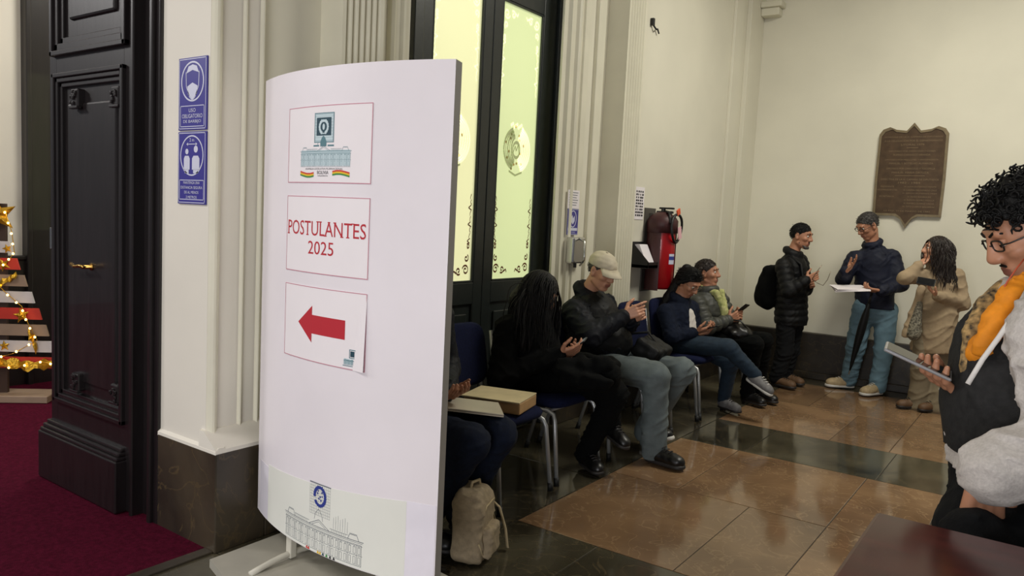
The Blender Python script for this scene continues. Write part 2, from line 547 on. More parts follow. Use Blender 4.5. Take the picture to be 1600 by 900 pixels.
for (a, b, ga, gb, gm) in ((yL, ymid, g1a, g1b, 'frosted_glass_bright'), (ymid, yR, g2a, g2b, 'frosted_glass')):
    lf = MB()
    lf.box((XG-0.022, a+0.002, 0.012), (XG+0.022, ga, 3.49), 0.006)
    lf.box((XG-0.022, gb, 0.012), (XG+0.022, b-0.002, 3.49), 0.006)
    lf.box((XG-0.022, ga, gz1), (XG+0.022, gb, 3.49), 0.004)
    lf.box((XG-0.022, ga, gz0-0.14), (XG+0.022, gb, gz0), 0.004)
    lf.box((XG-0.022, ga, 0.012), (XG+0.022, gb, 0.2), 0.004)
    lf.box((XG-0.012, ga, 0.19), (XG+0.004, gb, gz0-0.13))
    lo_ = lf.build('door_leaf', 'green_black_wood', d2)
    bd = MB()
    t = 0.014
    bd.box((XG+0.004, ga, gz0), (XG+0.020, ga+t, gz1), 0.004).box((XG+0.004, gb-t, gz0), (XG+0.020, gb, gz1), 0.004)
    bd.box((XG+0.004, ga, gz0), (XG+0.020, gb, gz0+t), 0.004).box((XG+0.004, ga, gz1-t), (XG+0.020, gb, gz1), 0.004)
    bd.build('glazing_bead', 'green_black_wood', lo_)
    MB().box((XG+0.006, ga+0.05, 0.27), (XG+0.02, gb-0.05, gz0-0.2), 0.008).build('panel', 'green_black_wood', lo_)
    gl = MB().box((XG-0.003, ga, gz0), (XG+0.003, gb, gz1)).build('pane', gm, lo_)
    # etched ornaments: scrolls in the corners, a crest in the middle
    def fn(u, v): return (XG+0.0045, ga+u*(gb-ga), v)
    def scroll(ink, cu, cv, su, sv):
        Wd = (gb-ga)
        def p(x, y): return (cu+su*x/Wd, cv+sv*y)
        for (ox, oy, r0, turns, ph) in ((0.05, 0.05, 0.034, 1.4, 0.3), (0.045, 0.125, 0.024, 1.2, 2.0), (0.12, 0.045, 0.026, 1.2, 4.0), (0.035, 0.20, 0.018, 1.1, 1.0)):
            pts = []
            for k in range(15):
                t_ = k/14
                a_ = ph+t_*turns*2*math.pi
                pts.append(p(ox+r0*(1-t_*0.8)*math.cos(a_), oy+r0*(1-t_*0.8)*math.sin(a_)))
            ink.path(pts, 0.012)
        for k in range(9):
            ink.path([p(0.02+0.01*math.sin(k*1.7), 0.22+k*0.035), p(0.032+0.012*math.cos(k*2.1), 0.235+k*0.035), p(0.018, 0.252+k*0.035)], 0.009)
        ink.path([p(0.14, 0.03), p(0.165, 0.045), p(0.175, 0.025)], 0.012)
    bi = Ink(); scroll(bi, 0.03, gz0+0.03, 1, 1); scroll(bi, 0.97, gz0+0.03, -1, 1)
    bi.build('etched_scroll', fn, 'etch_brown', gl)
    ti = Ink(); scroll(ti, 0.03, gz1-0.03, 1, -1); scroll(ti, 0.97, gz1-0.03, -1, -1)
    ti.build('etched_scroll', fn, 'etch_pale', gl)
    cz = zpx(798, 232); cw = 0.5
    ci = Ink()
    for k in range(5):      # nested flags on the left of the shield
        pts = [(0.5-(0.30-0.045*k)*math.cos(t)*1.0, cz+(0.135-0.012*k)*math.sin(t)) for t in np.linspace(-1.25, 1.25, 12)]
        ci.path(pts, 0.016 if k % 2 else 0.028)
    ci.ring(0.5, cz-0.005, 0.10, 0.062, 0.022, 16)
    ci.path([(0.42, cz-0.03), (0.47, cz+0.02), (0.5, cz-0.01), (0.54, cz+0.03), (0.58, cz-0.03)], 0.014)
    ci.path([(0.34, cz-0.15), (0.5, cz-0.175), (0.66, cz-0.15)], 0.014)
    ci.build('crest_shield', fn, 'etch_grey', gl)
    cp = Ink()
    for k in range(6):
        pts = [(0.5+(0.34-0.045*k)*math.cos(t), cz+(0.15-0.014*k)*math.sin(t)) for t in np.linspace(-1.2, 1.2, 12)]
        cp.path(pts, 0.022)
    for k in range(9): cp.disc(0.36+0.035*k, cz+0.155+0.012*math.sin(k*2.1), 0.020, 0.012, 7)
    cp.build('crest_garland', fn, 'etch_pale', gl)
    cb = Ink()
    for k in range(14):
        a_ = 2*math.pi*k/14+0.2
        cb.disc(0.46+0.20*math.cos(a_)*(0.7 if k % 2 else 1.1), cz+0.13*math.sin(a_)*(0.8 if k % 3 else 1.15), 0.022, 0.010, 6)
    cb.build('crest_detail', fn, 'etch_gold', gl)

# ------------------------------------------------------------------ lobby door: closed leaf + jamb (door_1)
YD = 1.865
d1 = empty('door_1', (-3.75, YD, 0)); structure(d1, 'black panelled wooden lobby door with brass lever')
x0, x1 = -4.275, -3.475
def dbox(lo, hi, bev=0.004): return MB().box(lo, hi, bev)
body = MB()
body.box((x0, YD+0.02, 0.012), (x1, YD+0.075, 3.25))
for a, b in ((x0, x0+0.075), (x1-0.075, x1)): body.box((a, YD, 0.012), (b, YD+0.03, 3.25), 0.004)
for a, b in ((0.012, 0.45), (2.09, 2.20), (3.1, 3.25)): body.box((x0+0.07, YD, a), (x1-0.07, YD+0.03, b), 0.004)
leaf = body.build('leaf', 'black_wood', d1)
def frame_mould(xa, xb, za, zb, steps, name, out=0.0):
    mm = MB()
    for i, (t, prj) in enumerate(steps):
        ia, ib, iza, izb = xa+t[0], xb-t[0], za+t[0], zb-t[0]
        wd = t[1]-t[0]
        mm.box((ia, YD+0.028, iza), (ia+wd, YD-prj, izb), 0.004)
        mm.box((ib-wd, YD+0.028, iza), (ib, YD-prj, izb), 0.004)
        mm.box((ia, YD+0.028, iza), (ib, YD-prj, iza+wd), 0.004)
        mm.box((ia, YD+0.028, izb-wd), (ib, YD-prj, izb), 0.004)
    return mm.build(name, 'black_wood', d1)
frame_mould(x0+0.055, x1-0.055, 0.43, 2.105, [((0, 0.022), 0.020), ((0.022, 0.045), 0.010), ((0.045, 0.068), -0.002)], 'panel_moulding')
frame_mould(x0+0.045, x1-0.03, 2.19, 3.14, [((0, 0.025), 0.024), ((0.025, 0.06), 0.010), ((0.06, 0.09), -0.004)], 'panel_moulding')
MB().box((x0+0.19, YD+0.004, 2.36), (x1-0.17, YD+0.03, 3.0), 0.012).build('raised_panel', 'black_wood', d1)
MB().box((x0+0.165, YD+0.010, 0.56), (x1-0.165, YD+0.03, 1.955), 0.010).build('raised_panel', 'black_wood', d1)
for (px_, pz) in ((-3.985, 1.975), (-3.60, 1.965), (-3.985, 0.565), (-3.60, 0.572)):
    bm_ = MB().box((px_-0.035, YD-0.018, pz-0.045), (px_+0.035, YD+0.03, pz+0.045), 0.008)
    random.seed(int(pz*100))
    for k in range(10):
        a = random.uniform(-0.024, 0.024); b = random.uniform(-0.034, 0.034)
        bm_.box((px_+a-0.008, YD-0.028, pz+b-0.008), (px_+a+0.008, YD-0.01, pz+b+0.008), 0.004)
    bm_.box((px_-0.040, YD-0.024, pz-0.052), (px_+0.040, YD+0.0, pz-0.040), 0.003)
    bm_.build('carved_bracket', 'black_wood', d1)
kp = MB().box((x0-0.03, YD-0.055, 0.012), (x1-0.04, YD+0.01, 0.262), 0.006)
kp.box((x0-0.025, YD-0.048, 0.262), (x1-0.045, YD+0.01, 0.28), 0.006)
kp.box((x0-0.02, YD-0.036, 0.28), (x1-0.05, YD+0.01, 0.300), 0.007)
kp.box((x0-0.01, YD-0.020, 0.300), (x1-0.055, YD+0.01, 0.318), 0.006)
kp.build('kick_plinth', 'black_wood', d1)
hx, hz = -3.915, 1.157
hn = MB().lathe([(0.018, 0), (0.018, 0.008), (0.010, 0.012), (0.010, 0.05)], (hx+0.05, YD+0.012, hz), 14, R=[[1, 0, 0], [0, 0, -1], [0, 1, 0]])
hn.tube([(hx+0.065, YD-0.036, hz), (hx+0.03, YD-0.038, hz+0.004), (hx-0.03, YD-0.036, hz-0.004), (hx-0.065, YD-0.034, hz+0.006)], [0.008, 0.009, 0.008, 0.010], 10)
hn.build('lever_handle', 'brass', d1, True)
MB().box((x0+0.002, YD-0.006, 1.22), (x0+0.018, YD+0.01, 1.33), 0.002).build('lock_plate', 'chrome', d1)
# jamb: stepped dark casing to the right of the leaf, with the pale gap rod
jm = MB().box((-3.475, YD-0.012, 0), (-3.45, 2.0, 3.4), 0.006).box((-3.45, YD+0.045, 0), (-3.35, 2.0, 3.4)).box((-3.342, YD+0.0, 0), (-3.315, 2.0, 3.4), 0.006).box((-3.315, YD+0.018, 0), (-3.282, 2.0, 3.4), 0.006)
jm.build('jamb', 'black_wood', d1)
MB().box((-3.352, YD+0.012, 1.02), (-3.345, YD+0.03, 1.60)).box((-3.352, YD+0.012, 1.76), (-3.345, YD+0.03, 3.2)).build('pale_rod', 'white_metal', d1)
# dark casing + wainscot in the room beyond
structure(MB().box((-6.58, 1.9, 0), (-6.52, 4.2, 0.985), 0.006).box((-6.58, 1.9, 0.985), (-6.505, 4.2, 1.02), 0.008).build('trim_wainscot', 'black_wood'))
structure(MB().box((-6.58, 2.66, 0), (-6.48, 2.70, 3.6), 0.008).box((-6.58, 2.70, 0), (-6.50, 2.86, 3.4), 0.006).build('trim_casing_beyond', 'black_wood'))
# ------------------------------------------------------------------ materials of the things
mat('sign_white', (236, 230, 235), 0.42, var=0.03, scale=2.5, bump=0.10, bscale=9)
mat('sign_edge', (150, 148, 146), 0.5)
mat('paper', (240, 234, 237), 0.6, var=0.02, scale=4)
mat('paper_cream', (232, 233, 225), 0.45, var=0.03, scale=3)
mat('tape', (238, 234, 244), 0.18, var=0.05, scale=6)
mat('pink_line', (196, 130, 146), 0.6)
mat('red_ink', (186, 42, 54), 0.6)
mat('teal_ink', (88, 128, 138), 0.6)
mat('teal_dark', (38, 70, 84), 0.6)
mat('pale_teal', (198, 216, 222), 0.6)
mat('grey_ink', (110, 116, 124), 0.6)
mat('dark_ink', (44, 44, 48), 0.6)
mat('blue_ink', (46, 60, 140), 0.6)
mat('flag_red', (206, 60, 48), 0.6)
mat('flag_yellow', (232, 190, 40), 0.6)
mat('flag_green', (60, 140, 70), 0.6)
mat('sign_blue', (62, 58, 140), 0.35)
mat('sign_pale', (206, 208, 226), 0.4)
mat('stand_paint', (204, 200, 186), 0.45, var=0.05, scale=5)
mat('slab_grey', (168, 164, 152), 0.5, var=0.08, scale=6)
mat('bronze', (84, 66, 48), 0.42, 0.55, var=0.2, scale=14, bump=0.1, bscale=60)
mat('bronze_edge', (126, 112, 86), 0.45, 0.5, var=0.15, scale=20)
mat('bronze_letter', (134, 114, 86), 0.45, 0.5)
mat('chair_blue', (17, 23, 52), 0.95, var=0.2, scale=90, bump=0.2, bscale=240, spec=0.2)
mat('chair_metal', (176, 178, 178), 0.35, 0.55)
mat('black_rubber', (18, 18, 18), 0.6)
mat('tree_white', (206, 202, 204), 0.6, var=0.06, scale=8)
mat('tree_red', (196, 50, 34), 0.55, var=0.1, scale=8)
mat('tree_tan', (150, 128, 108), 0.6, var=0.1, scale=8)
mat('gold_foil', (206, 160, 50), 0.28, 0.85, bump=0.6, bscale=60)
mat('fairy_bulb', (255, 206, 110), 0.4, emit=9.0)
mat('tree_post', (60, 40, 28), 0.6)
mat('extinguisher_red', (170, 18, 26), 0.3, coat=0.3)
mat('maroon_leather', (62, 26, 28), 0.5, var=0.15, scale=20, bump=0.15, bscale=60)
mat('black_plastic', (22, 22, 24), 0.45)
mat('dark_grey', (78, 74, 68), 0.6)
mat('cardboard', (176, 140, 96), 0.75, var=0.1, scale=14, bump=0.08)
mat('kraft_light', (206, 190, 150), 0.7, var=0.08, scale=10)
mat('folder_paper', (196, 186, 168), 0.35, var=0.06, scale=8)
mat('bag_beige', (150, 134, 108), 0.85, var=0.15, scale=40, bump=0.25, bscale=120)
mat('bag_strap', (178, 160, 124), 0.8, var=0.1, scale=60)
mat('table_wood', (70, 24, 22), 0.16, var=0.3, scale=6, stretch=(1, 6, 1), spec=0.25)
mat('pink_tag', (228, 180, 186), 0.6)
mat('orange_ribbon', (220, 90, 50), 0.6)

# ------------------------------------------------------------------ curved freestanding sign
AC = np.array([-2.192, 3.358]); AR = 1.42; A0 = -2.005718; AL = 1.109
def arc(s_, z, off=0.0):
    a = A0+s_/AR
    return (AC[0]+(AR+off)*math.cos(a), AC[1]+(AR+off)*math.sin(a), z)
ss = empty('sign_stand', (-2.2, 2.05, 0))
tag(ss, 'tall white curved freestanding sign with taped papers on a grey foot', 'sign')
N_ = 40; TH = 0.062
V = []; Fc = []; mi = []
z0p, z1p = 0.165, 2.02
for i in range(N_+1):
    s_ = AL*i/N_
    V += [arc(s_, z0p), arc(s_, z1p), arc(s_, z1p, -TH), arc(s_, z0p, -TH)]
for i in range(N_):
    a = i*4; b = a+4
    for k in range(4):
        Fc.append((a+k, b+k, b+(k+1) % 4, a+(k+1) % 4)); mi.append(0 if k == 0 else 1)
Fc += [(0, 1, 2, 3), (N_*4+3, N_*4+2, N_*4+1, N_*4)]; mi += [0, 1]
mesh_obj('panel', V, Fc, None, ss, mats=['sign_white', 'sign_edge'], midx=mi)
def on_arc(off): return lambda u, v: arc(u, v, off)
# lower sheet with its line drawing of a palace, and the glossy tape strips beside it
low = MB()
def arc_sheet(name, s0, s1, za, zb, off, m, parent, zb2=None, curl=0.0):
    n = max(4, int((s1-s0)/0.03))
    zb2 = zb if zb2 is None else zb2
    V = []; Fc = []
    for i in range(n+1):
        t = i/n; s_ = s0+(s1-s0)*t; zt = zb+(zb2-zb)*t
        o1 = off + curl*max(0, t-0.9)*10
        V += [arc(s_, za, o1), arc(s_, zt, off), arc(s_, zt, 0.0003), arc(s_, za, o1-off+0.0003)]
    for i in range(n):
        a = i*4; b = a+4
        for k in range(4): Fc.append((a+k, b+k, b+(k+1) % 4, a+(k+1) % 4))
    Fc += [(0, 1, 2, 3), (n*4+3, n*4+2, n*4+1, n*4)]
    return mesh_obj(name, V, Fc, m, parent)
sheet = arc_sheet('printed_sheet', 0.165, 0.99, 0.168, 0.412, 0.0016, 'paper_cream', ss, 0.468)
arc_sheet('tape_strip', 0.045, 0.165, 0.168, 0.40, 0.0012, 'tape', ss)
arc_sheet('tape_strip', 0.99, 1.105, 0.168, 0.47, 0.0012, 'tape', ss)
def palace(ink, x0, x1, y0, y1, lw, nwin=18):
    """line drawing of a long palace front: cornice, pediment, two rows of windows, end domes"""
    W_, H_ = x1-x0, y1-y0
    def X(t): return x0+W_*t
    def Y(t): return y0+H_*t
    ink.frame(X(0), Y(0), X(1), Y(0.62), lw)
    for t in (0.30, 0.58, 0.66): ink.rect(X(-0.01), Y(t), X(1.01), Y(t)+lw)
    ink.rect(X(-0.02), Y(0.70), X(1.02), Y(0.70)+lw*1.6)
    for i in range(nwin):
        c = X((i+0.5)/nwin); h = W_/nwin*0.26
        ink.frame(c-h, Y(0.04), c+h, Y(0.26), lw*0.8)
        ink.frame(c-h, Y(0.34), c+h, Y(0.54), lw*0.8)
        ink.line((c-h, Y(0.54)), (c, Y(0.57)), lw*0.8); ink.line((c, Y(0.57)), (c+h, Y(0.54)), lw*0.8)
        if i % 2: ink.rect(X(i/nwin)-lw/2, Y(0.02), X(i/nwin)+lw/2, Y(0.60))
    ink.path([(X(0.37), Y(0.72)), (X(0.5), Y(0.93)), (X(0.63), Y(0.72))], lw*1.4)
    ink.path([(X(0.41), Y(0.73)), (X(0.5), Y(0.87)), (X(0.59), Y(0.73))], lw)
    for a in (0.03, 0.85):
        ink.path([(X(a), Y(0.71)), (X(a+0.02), Y(0.86)), (X(a+0.10), Y(0.86)), (X(a+0.12), Y(0.71))], lw*1.2)
        ink.rect(X(a+0.02), Y(0.88), X(a+0.10), Y(0.88)+lw)
    for k in range(9):
        ink.rect(X(0.16+0.022*k), Y(0.72), X(0.16+0.022*k)+lw*0.7, Y(0.80)); ink.rect(X(0.66+0.02*k), Y(0.72), X(0.66+0.02*k)+lw*0.7, Y(0.80))
    ink.rect(X(0.15), Y(0.80), X(0.37), Y(0.80)+lw); ink.rect(X(0.64), Y(0.80), X(0.85), Y(0.80)+lw)
ik = Ink(); palace(ik, 0.352, 0.803, 0.178, 0.312, 0.0016, 20)
for k in range(12):
    ik.rect(0.520+0.0107*k, 0.318, 0.5208+0.0107*k, 0.442)
for k in range(12):
    ik.rect(0.520, 0.318+0.0112*k, 0.640, 0.3188+0.0112*k)
ik.rect(0.518, 0.441, 0.642, 0.445)
for k in range(7): ik.rect(0.66+0.012*k, 0.29, 0.661+0.012*k, 0.335+0.006*(k % 3))
ik.path([(0.55, 0.30), (0.556, 0.325), (0.575, 0.345), (0.594, 0.325), (0.60, 0.30)], 0.0016)
ik.build('palace_drawing', on_arc(0.0022), 'grey_ink', sheet)
ik = Ink()
for k in range(22):
    a = math.radians(-70+k*320/21-90+20)
    ik.disc(0.580+0.031*math.cos(a), 0.395+0.036*math.sin(a), 0.009, 0.007, 6)
for k in range(12):
    ik.disc(0.580+0.014*math.cos(k*2.4), 0.398+0.018*math.sin(k*1.7), 0.004, 0.004, 5)
ik.path([(0.565, 0.436), (0.58, 0.428), (0.596, 0.437)], 0.004)
ik.build('crest_print', on_arc(0.0024), 'blue_ink', sheet)
for k, (s_, mm) in enumerate(((0.500, 'flag_red'), (0.512, 'flag_red'), (0.570, 'flag_yellow'), (0.583, 'flag_yellow'), (0.600, 'teal_dark'), (0.62, 'flag_green'), (0.64, 'dark_ink'), (0.66, 'dark_ink'))):
    Ink().poly([(s_, 0.1685), (s_+0.014, 0.1685), (s_+0.007, 0.182)]).build('colour_mark', on_arc(0.0024), mm, sheet)
# posts, curved feet, ground slab
for s_ in (0.30, 0.86):
    p = np.array(arc(s_, 0, -0.05))
    MB().box((p[0]-0.016, p[1]-0.016, 0.045), (p[0]+0.016, p[1]+0.016, 0.40), 0.004).build('post', 'stand_paint', ss)
    ft = MB()
    pts = [(p[0]+0.0*t, p[1]-0.20+0.40*t/8.0, 0.040+0.022*math.sin(math.pi*t/8)) for t in range(9)]
    ft.tube(pts, 0.013, 8)
    ft.build('foot_bar', 'stand_paint', ss, True)
sl = MB().prism([(-2.735, 1.80), (-2.40, 1.70), (-1.62, 1.76), (-1.55, 2.10), (-1.72, 2.32), (-2.32, 2.38), (-2.74, 2.26)], (0, 0, 0.002), (1, 0, 0), (0, 1, 0), (0, 0, 0.034))
sl.build('base_slab', 'slab_grey', ss)
# three taped sheets
def paper(label, za, zb, curl=0.0):
    r = arc_sheet('paper_sheet', 0.303, 0.792, za, zb, 0.0020, 'paper', None, None, curl)
    tag(r, label, 'paper', 'papers taped on the curved sign')
    Ink().frame(0.303, za, 0.792, zb, 0.003).build('border_line', on_arc(0.0026), 'pink_line', r)
    return r
p1 = paper('top taped sheet with a teal palace and crest emblem', 1.593, 1.879)
k1 = Ink(); palace(k1, 0.402, 0.692, 1.653, 1.735, 0.0010, 16)
k1.frame(0.489, 1.742, 0.604, 1.852, 0.003); k1.frame(0.494, 1.747, 0.599, 1.847, 0.001)
k1.path([(0.51, 1.735), (0.515, 1.745)], 0.002)
k1.poly([(0.527, 1.728), (0.527, 1.745), (0.535, 1.760), (0.545, 1.768), (0.555, 1.760), (0.563, 1.745), (0.563, 1.728)])
for k in range(9): k1.rect(0.493+0.0, 1.75+0.011*k, 0.60, 1.7506+0.011*k)
k1.rect(0.485, 1.728, 0.52, 1.734); k1.rect(0.57, 1.728, 0.605, 1.734)
k1.build('palace_print', on_arc(0.0026), 'teal_ink', p1)
Ink().rect(0.403, 1.656, 0.691, 1.715).rect(0.492, 1.745, 0.60, 1.849).build('palace_tint', on_arc(0.0023), 'pale_teal', p1)
Ink().rect(0.503, 1.768, 0.588, 1.834).build('emblem_field', on_arc(0.0030), 'teal_dark', p1)
ke = Ink()
for sg in (-1, 1):
    for k in range(7):
        a = math.radians(-60+k*20)
        ke.disc(0.5455+sg*0.024*math.cos(a), 1.80+0.024*math.sin(a), 0.006, 0.007, 7)
ke.disc(0.5455, 1.80, 0.007, 0.012, 10); ke.disc(0.5455, 1.822, 0.012, 0.005, 8); ke.line((0.528, 1.776), (0.563, 1.776), 0.004)
ke.build('emblem', on_arc(0.0034), 'pale_teal', p1)
kb = Ink(); kb.text('BOLIVIA', 0.5455, 1.632, 0.066, 0.013); kb.text('PARLAMENTO', 0.5455, 1.6195, 0.060, 0.005)
kb.text('ASAMBLEA LEGISLATIVA PLURINACIONAL', 0.5455, 1.6455, 0.22, 0.006)
kb.build('lettering', on_arc(0.0028), 'dark_ink', p1)['kind'] = 'stuff'
for i, mm in enumerate(('flag_red', 'flag_yellow', 'flag_green')):
    for sg in (-1, 1):
        fi = Ink()
        pts = [(0.5455+sg*(0.055+0.09*t), 1.633-0.006*i+0.006*math.sin(t*3.2+0.4)*sg) for t in (0, .25, .5, .75, 1)]
        fi.path(pts, 0.006)
        fi.build('flag_ribbon', on_arc(0.0027+0.0002*i), mm, p1)
p2_ = paper('middle taped sheet lettered POSTULANTES 2025', 1.251, 1.543)
kt = Ink()
# serif lettering: built-in glyphs with slab serifs added at the stem ends
def serif_word(ink, word, cx, cy, w, h):
    ink.text(word, cx, cy, w, h)
    V_, _f = text_polys(word)
    A = np.array(V_); lo, hi = A.min(0), A.max(0)
    pos = []
    run = ''
    for ch in word:
        a = 0.0
        if run:
            Vr, _ = text_polys('|'+run+'|'); Vr = np.array(Vr)
        run += ch
    # stems: find vertical stem x positions by scanning glyph bottoms / tops
    tolb = 0.02*(hi[1]-lo[1])
    for yy, sgn in ((lo[1], 1), (hi[1], -1)):
        xs = sorted(set(round(float(x), 3) for x, y_ in A if abs(y_-yy) < tolb))
        i = 0
        while i < len(xs):
            j = i
            while j+1 < len(xs) and xs[j+1]-xs[j] < 0.13: j += 1
            wd = xs[j]-xs[i]
            if 0.05 < wd < 0.16:
                c = (xs[i]+xs[j])/2
                X_ = cx+(c-(lo[0]+hi[0])/2)*w/(hi[0]-lo[0]); sw = (wd*0.5+0.065)*w/(hi[0]-lo[0])
                Yb = cy-sgn*h/2
                ink.rect(X_-sw, Yb, X_+sw, Yb+sgn*h*0.075)
            i = j+1
def letters(ink, nletters, parent):
    """one object per character: connected pieces, serifs joined to the glyph they touch"""
    V_, F_ = ink.o
    par = list(range(len(V_)))
    def find(i):
        while par[i] != i: par[i] = par[par[i]]; i = par[i]
        return i
    for fc in F_:
        for i in fc[1:]: par[find(i)] = find(fc[0])
    comp = {}
    for fc in F_: comp.setdefault(find(fc[0]), []).append(fc)
    items = []
    for fs_ in comp.values():
        xs = [V_[i][0] for fc in fs_ for i in fc]; items.append([min(xs), max(xs), fs_])
    items.sort(key=lambda t: -len(t[2]) if False else -(t[1]-t[0]))
    main = sorted(items, key=lambda t: -len(set(i for fc in t[2] for i in fc)))[:nletters]
    for it in items:
        if any(it is m_ for m_ in main): continue
        best = max(main, key=lambda m_: min(it[1], m_[1])-max(it[0], m_[0])); best[2] = best[2]+it[2]
    for it in sorted(main, key=lambda t: t[0]):
        k_ = Ink(); mp = {}
        for fc in it[2]:
            nf = []
            for i in fc:
                if i not in mp: mp[i] = len(k_.o[0]); k_.o[0].append(V_[i])
                nf.append(mp[i])
            k_.o[1].append(tuple(nf))
        k_.build('letter', on_arc(0.0027), 'red_ink', parent)
serif_word(kt, 'POSTULANTES', 0.547, 1.422, 0.462, 0.055)
letters(kt, 11, p2_)
kt = Ink().text('2025', 0.542, 1.349, 0.152, 0.050)
letters(kt, 4, p2_)
p3_ = paper('lowest taped sheet with a red arrow pointing left and curled corner', 0.912, 1.199, 0.012)
Ink().poly([(0.411, 1.055), (0.503, 1.127), (0.503, 1.092)]).poly([(0.411, 1.055), (0.503, 1.092), (0.503, 1.02)]).poly([(0.411, 1.055), (0.503, 1.02), (0.503, 0.985)]).rect(0.503, 1.02, 0.691, 1.092).build('arrow', on_arc(0.0028), 'red_ink', p3_)
k3 = Ink(); palace(k3, 0.690, 0.772, 0.930, 0.952, 0.0008, 10); k3.rect(0.685, 0.924, 0.775, 0.927)
k3.frame(0.716, 0.955, 0.748, 0.988, 0.003)
k3.build('palace_print', on_arc(0.0030), 'teal_ink', p3_)
Ink().rect(0.690, 0.930, 0.772, 0.952).build('palace_tint', on_arc(0.0027), 'pale_teal', p3_)
Ink().rect(0.722, 0.961, 0.742, 0.982).build('emblem_field', on_arc(0.0032), 'teal_dark', p3_)

# ------------------------------------------------------------------ two blue notices on the pier
def blue_board(label, xa, xb, za, zb):
    r = MB().box((xa, 1.8925, za), (xb, 1.8995, zb), 0.002).build('wall_notice', 'sign_blue')
    return tag(r, label, 'sign', 'blue notices on the lobby pier')
def ony_(Y): return lambda u, v: (u, Y, v)
xa, xb = -3.150, -2.941
s1 = blue_board('upper blue notice with a masked face, uso obligatorio de barbijo', xa, xb, 1.802, 2.105)
xm = (xa+xb)/2
i1 = Ink().ring(xm, 2.005, 0.084, 0.084, 0.007).frame(xa+0.006, 1.807, xb-0.006, 2.100, 0.003).frame(xa+0.016, 1.816, xb-0.016, 1.905, 0.003)
i1.path([(xm-0.048, 2.045), (xm-0.045, 1.985), (xm-0.02, 1.94), (xm, 1.928), (xm+0.02, 1.94), (xm+0.045, 1.985), (xm+0.048, 2.045)], 0.004)
i1.poly([(xm-0.038, 1.985), (xm-0.032, 1.952), (xm, 1.930), (xm+0.032, 1.952), (xm+0.038, 1.985), (xm, 2.000)])
i1.poly([(xm-0.046, 2.040), (xm-0.03, 2.068), (xm, 2.075), (xm+0.03, 2.068), (xm+0.046, 2.040), (xm, 2.052)])
i1.text('USO', xm, 1.885, 0.05, 0.016); i1.text('OBLIGATORIO', xm, 1.861, 0.150, 0.017); i1.text('DE BARBIJO', xm, 1.837, 0.130, 0.016)
i1.build('pictogram', ony_(1.8918), 'sign_pale', s1)
s2 = blue_board('lower blue notice with two figures two metres apart', xa, xb, 1.489, 1.796)
i2 = Ink().ring(xm, 1.695, 0.086, 0.086, 0.006).frame(xa+0.006, 1.494, xb-0.006, 1.791, 0.003).frame(xa+0.013, 1.507, xb-0.013, 1.592, 0.003)
for dx, sc in ((-0.036, 0.85), (0.030, 1.05)):
    i2.disc(xm+dx, 1.712+0.012*(sc-0.85)*4, 0.014*sc)
    i2.poly([(xm+dx-0.026*sc, 1.635), (xm+dx-0.026*sc, 1.682), (xm+dx-0.016*sc, 1.694), (xm+dx+0.016*sc, 1.694), (xm+dx+0.026*sc, 1.682), (xm+dx+0.026*sc, 1.635)])
    i2.rect(xm+dx-0.017*sc, 1.620, xm+dx+0.017*sc, 1.636)
i2.line((xm-0.03, 1.743), (xm+0.03, 1.743), 0.003).poly([(xm-0.04, 1.743), (xm-0.028, 1.75), (xm-0.028, 1.736)]).poly([(xm+0.04, 1.743), (xm+0.028, 1.736), (xm+0.028, 1.75)])
i2.text('2 m', xm, 1.761, 0.034, 0.014)
for k, (t, wd) in enumerate((('MANTENGA UNA', 0.120), ('DISTANCIA SEGURA', 0.160), ('DE AL MENOS', 0.105), ('2 METROS', 0.080))):
    i2.text(t, xm, 1.580-0.0205*k, wd, 0.0115)
i2.build('pictogram', ony_(1.8918), 'sign_pale', s2)

# ------------------------------------------------------------------ small things on the window wall
XS = -2.904
ya, yb = PX(888, 345, XS)[1], PX(905, 345, XS)[1]
zt_, zm_, zb_ = PX(897, 297, XS)[2], PX(897, 326, XS)[2], PX(897, 367, XS)[2]
def onx_(X): return lambda u, v: (X, u, v)
n1 = tag(MB().box((XS-0.012, ya-0.005, zm_), (XS-0.009, yb, zt_)).build('paper_notice', 'paper'), 'small white paper notice above the hand washing sign', 'paper')
nk = Ink()
for k in range(6): nk.rect(ya+0.01, zt_-0.02-0.018*k, yb-0.02-0.01*(k % 3), zt_-0.015-0.018*k)
nk.build('printed_lines', onx_(XS-0.0083), 'grey_ink', n1)
n2 = tag(MB().box((XS-0.012, ya, zb_), (XS-0.008, yb, zm_-0.002), 0.001).build('wall_notice', 'sign_blue'), 'small blue and white hand washing sign above the metal dispenser', 'sign')
ym_ = (ya+yb)/2
nk = Ink().ring(ym_, zm_-0.075, 0.048, 0.062, 0.007).frame(ya+0.003, zb_+0.003, yb-0.003, zm_-0.005, 0.003)
nk.poly([(ym_-0.02, zm_-0.10), (ym_-0.028, zm_-0.07), (ym_-0.012, zm_-0.045), (ym_, zm_-0.07), (ym_+0.022, zm_-0.05), (ym_+0.024, zm_-0.09), (ym_, zm_-0.115)])
nk.rect(ya+0.012, zb_+0.03, yb-0.012, zb_+0.05); nk.text('LAVA TUS MANOS', ym_, zb_+0.018, 0.075, 0.010)
nk.build('pictogram', onx_(XS-0.0072), 'sign_pale', n2)
dz0, dz1 = PX(895, 411, XS)[2], PX(895, 370, XS)[2]
dp = empty('soap_dispenser', (XS, ym_, dz0)); tag(dp, 'metal liquid soap dispenser with lever on the wall above the pale cap', 'dispenser')
MB().box((XS-0.01, ya+0.0, dz0), (XS+0.055, yb+0.02, dz1), 0.012).build('case', 'chrome', dp)
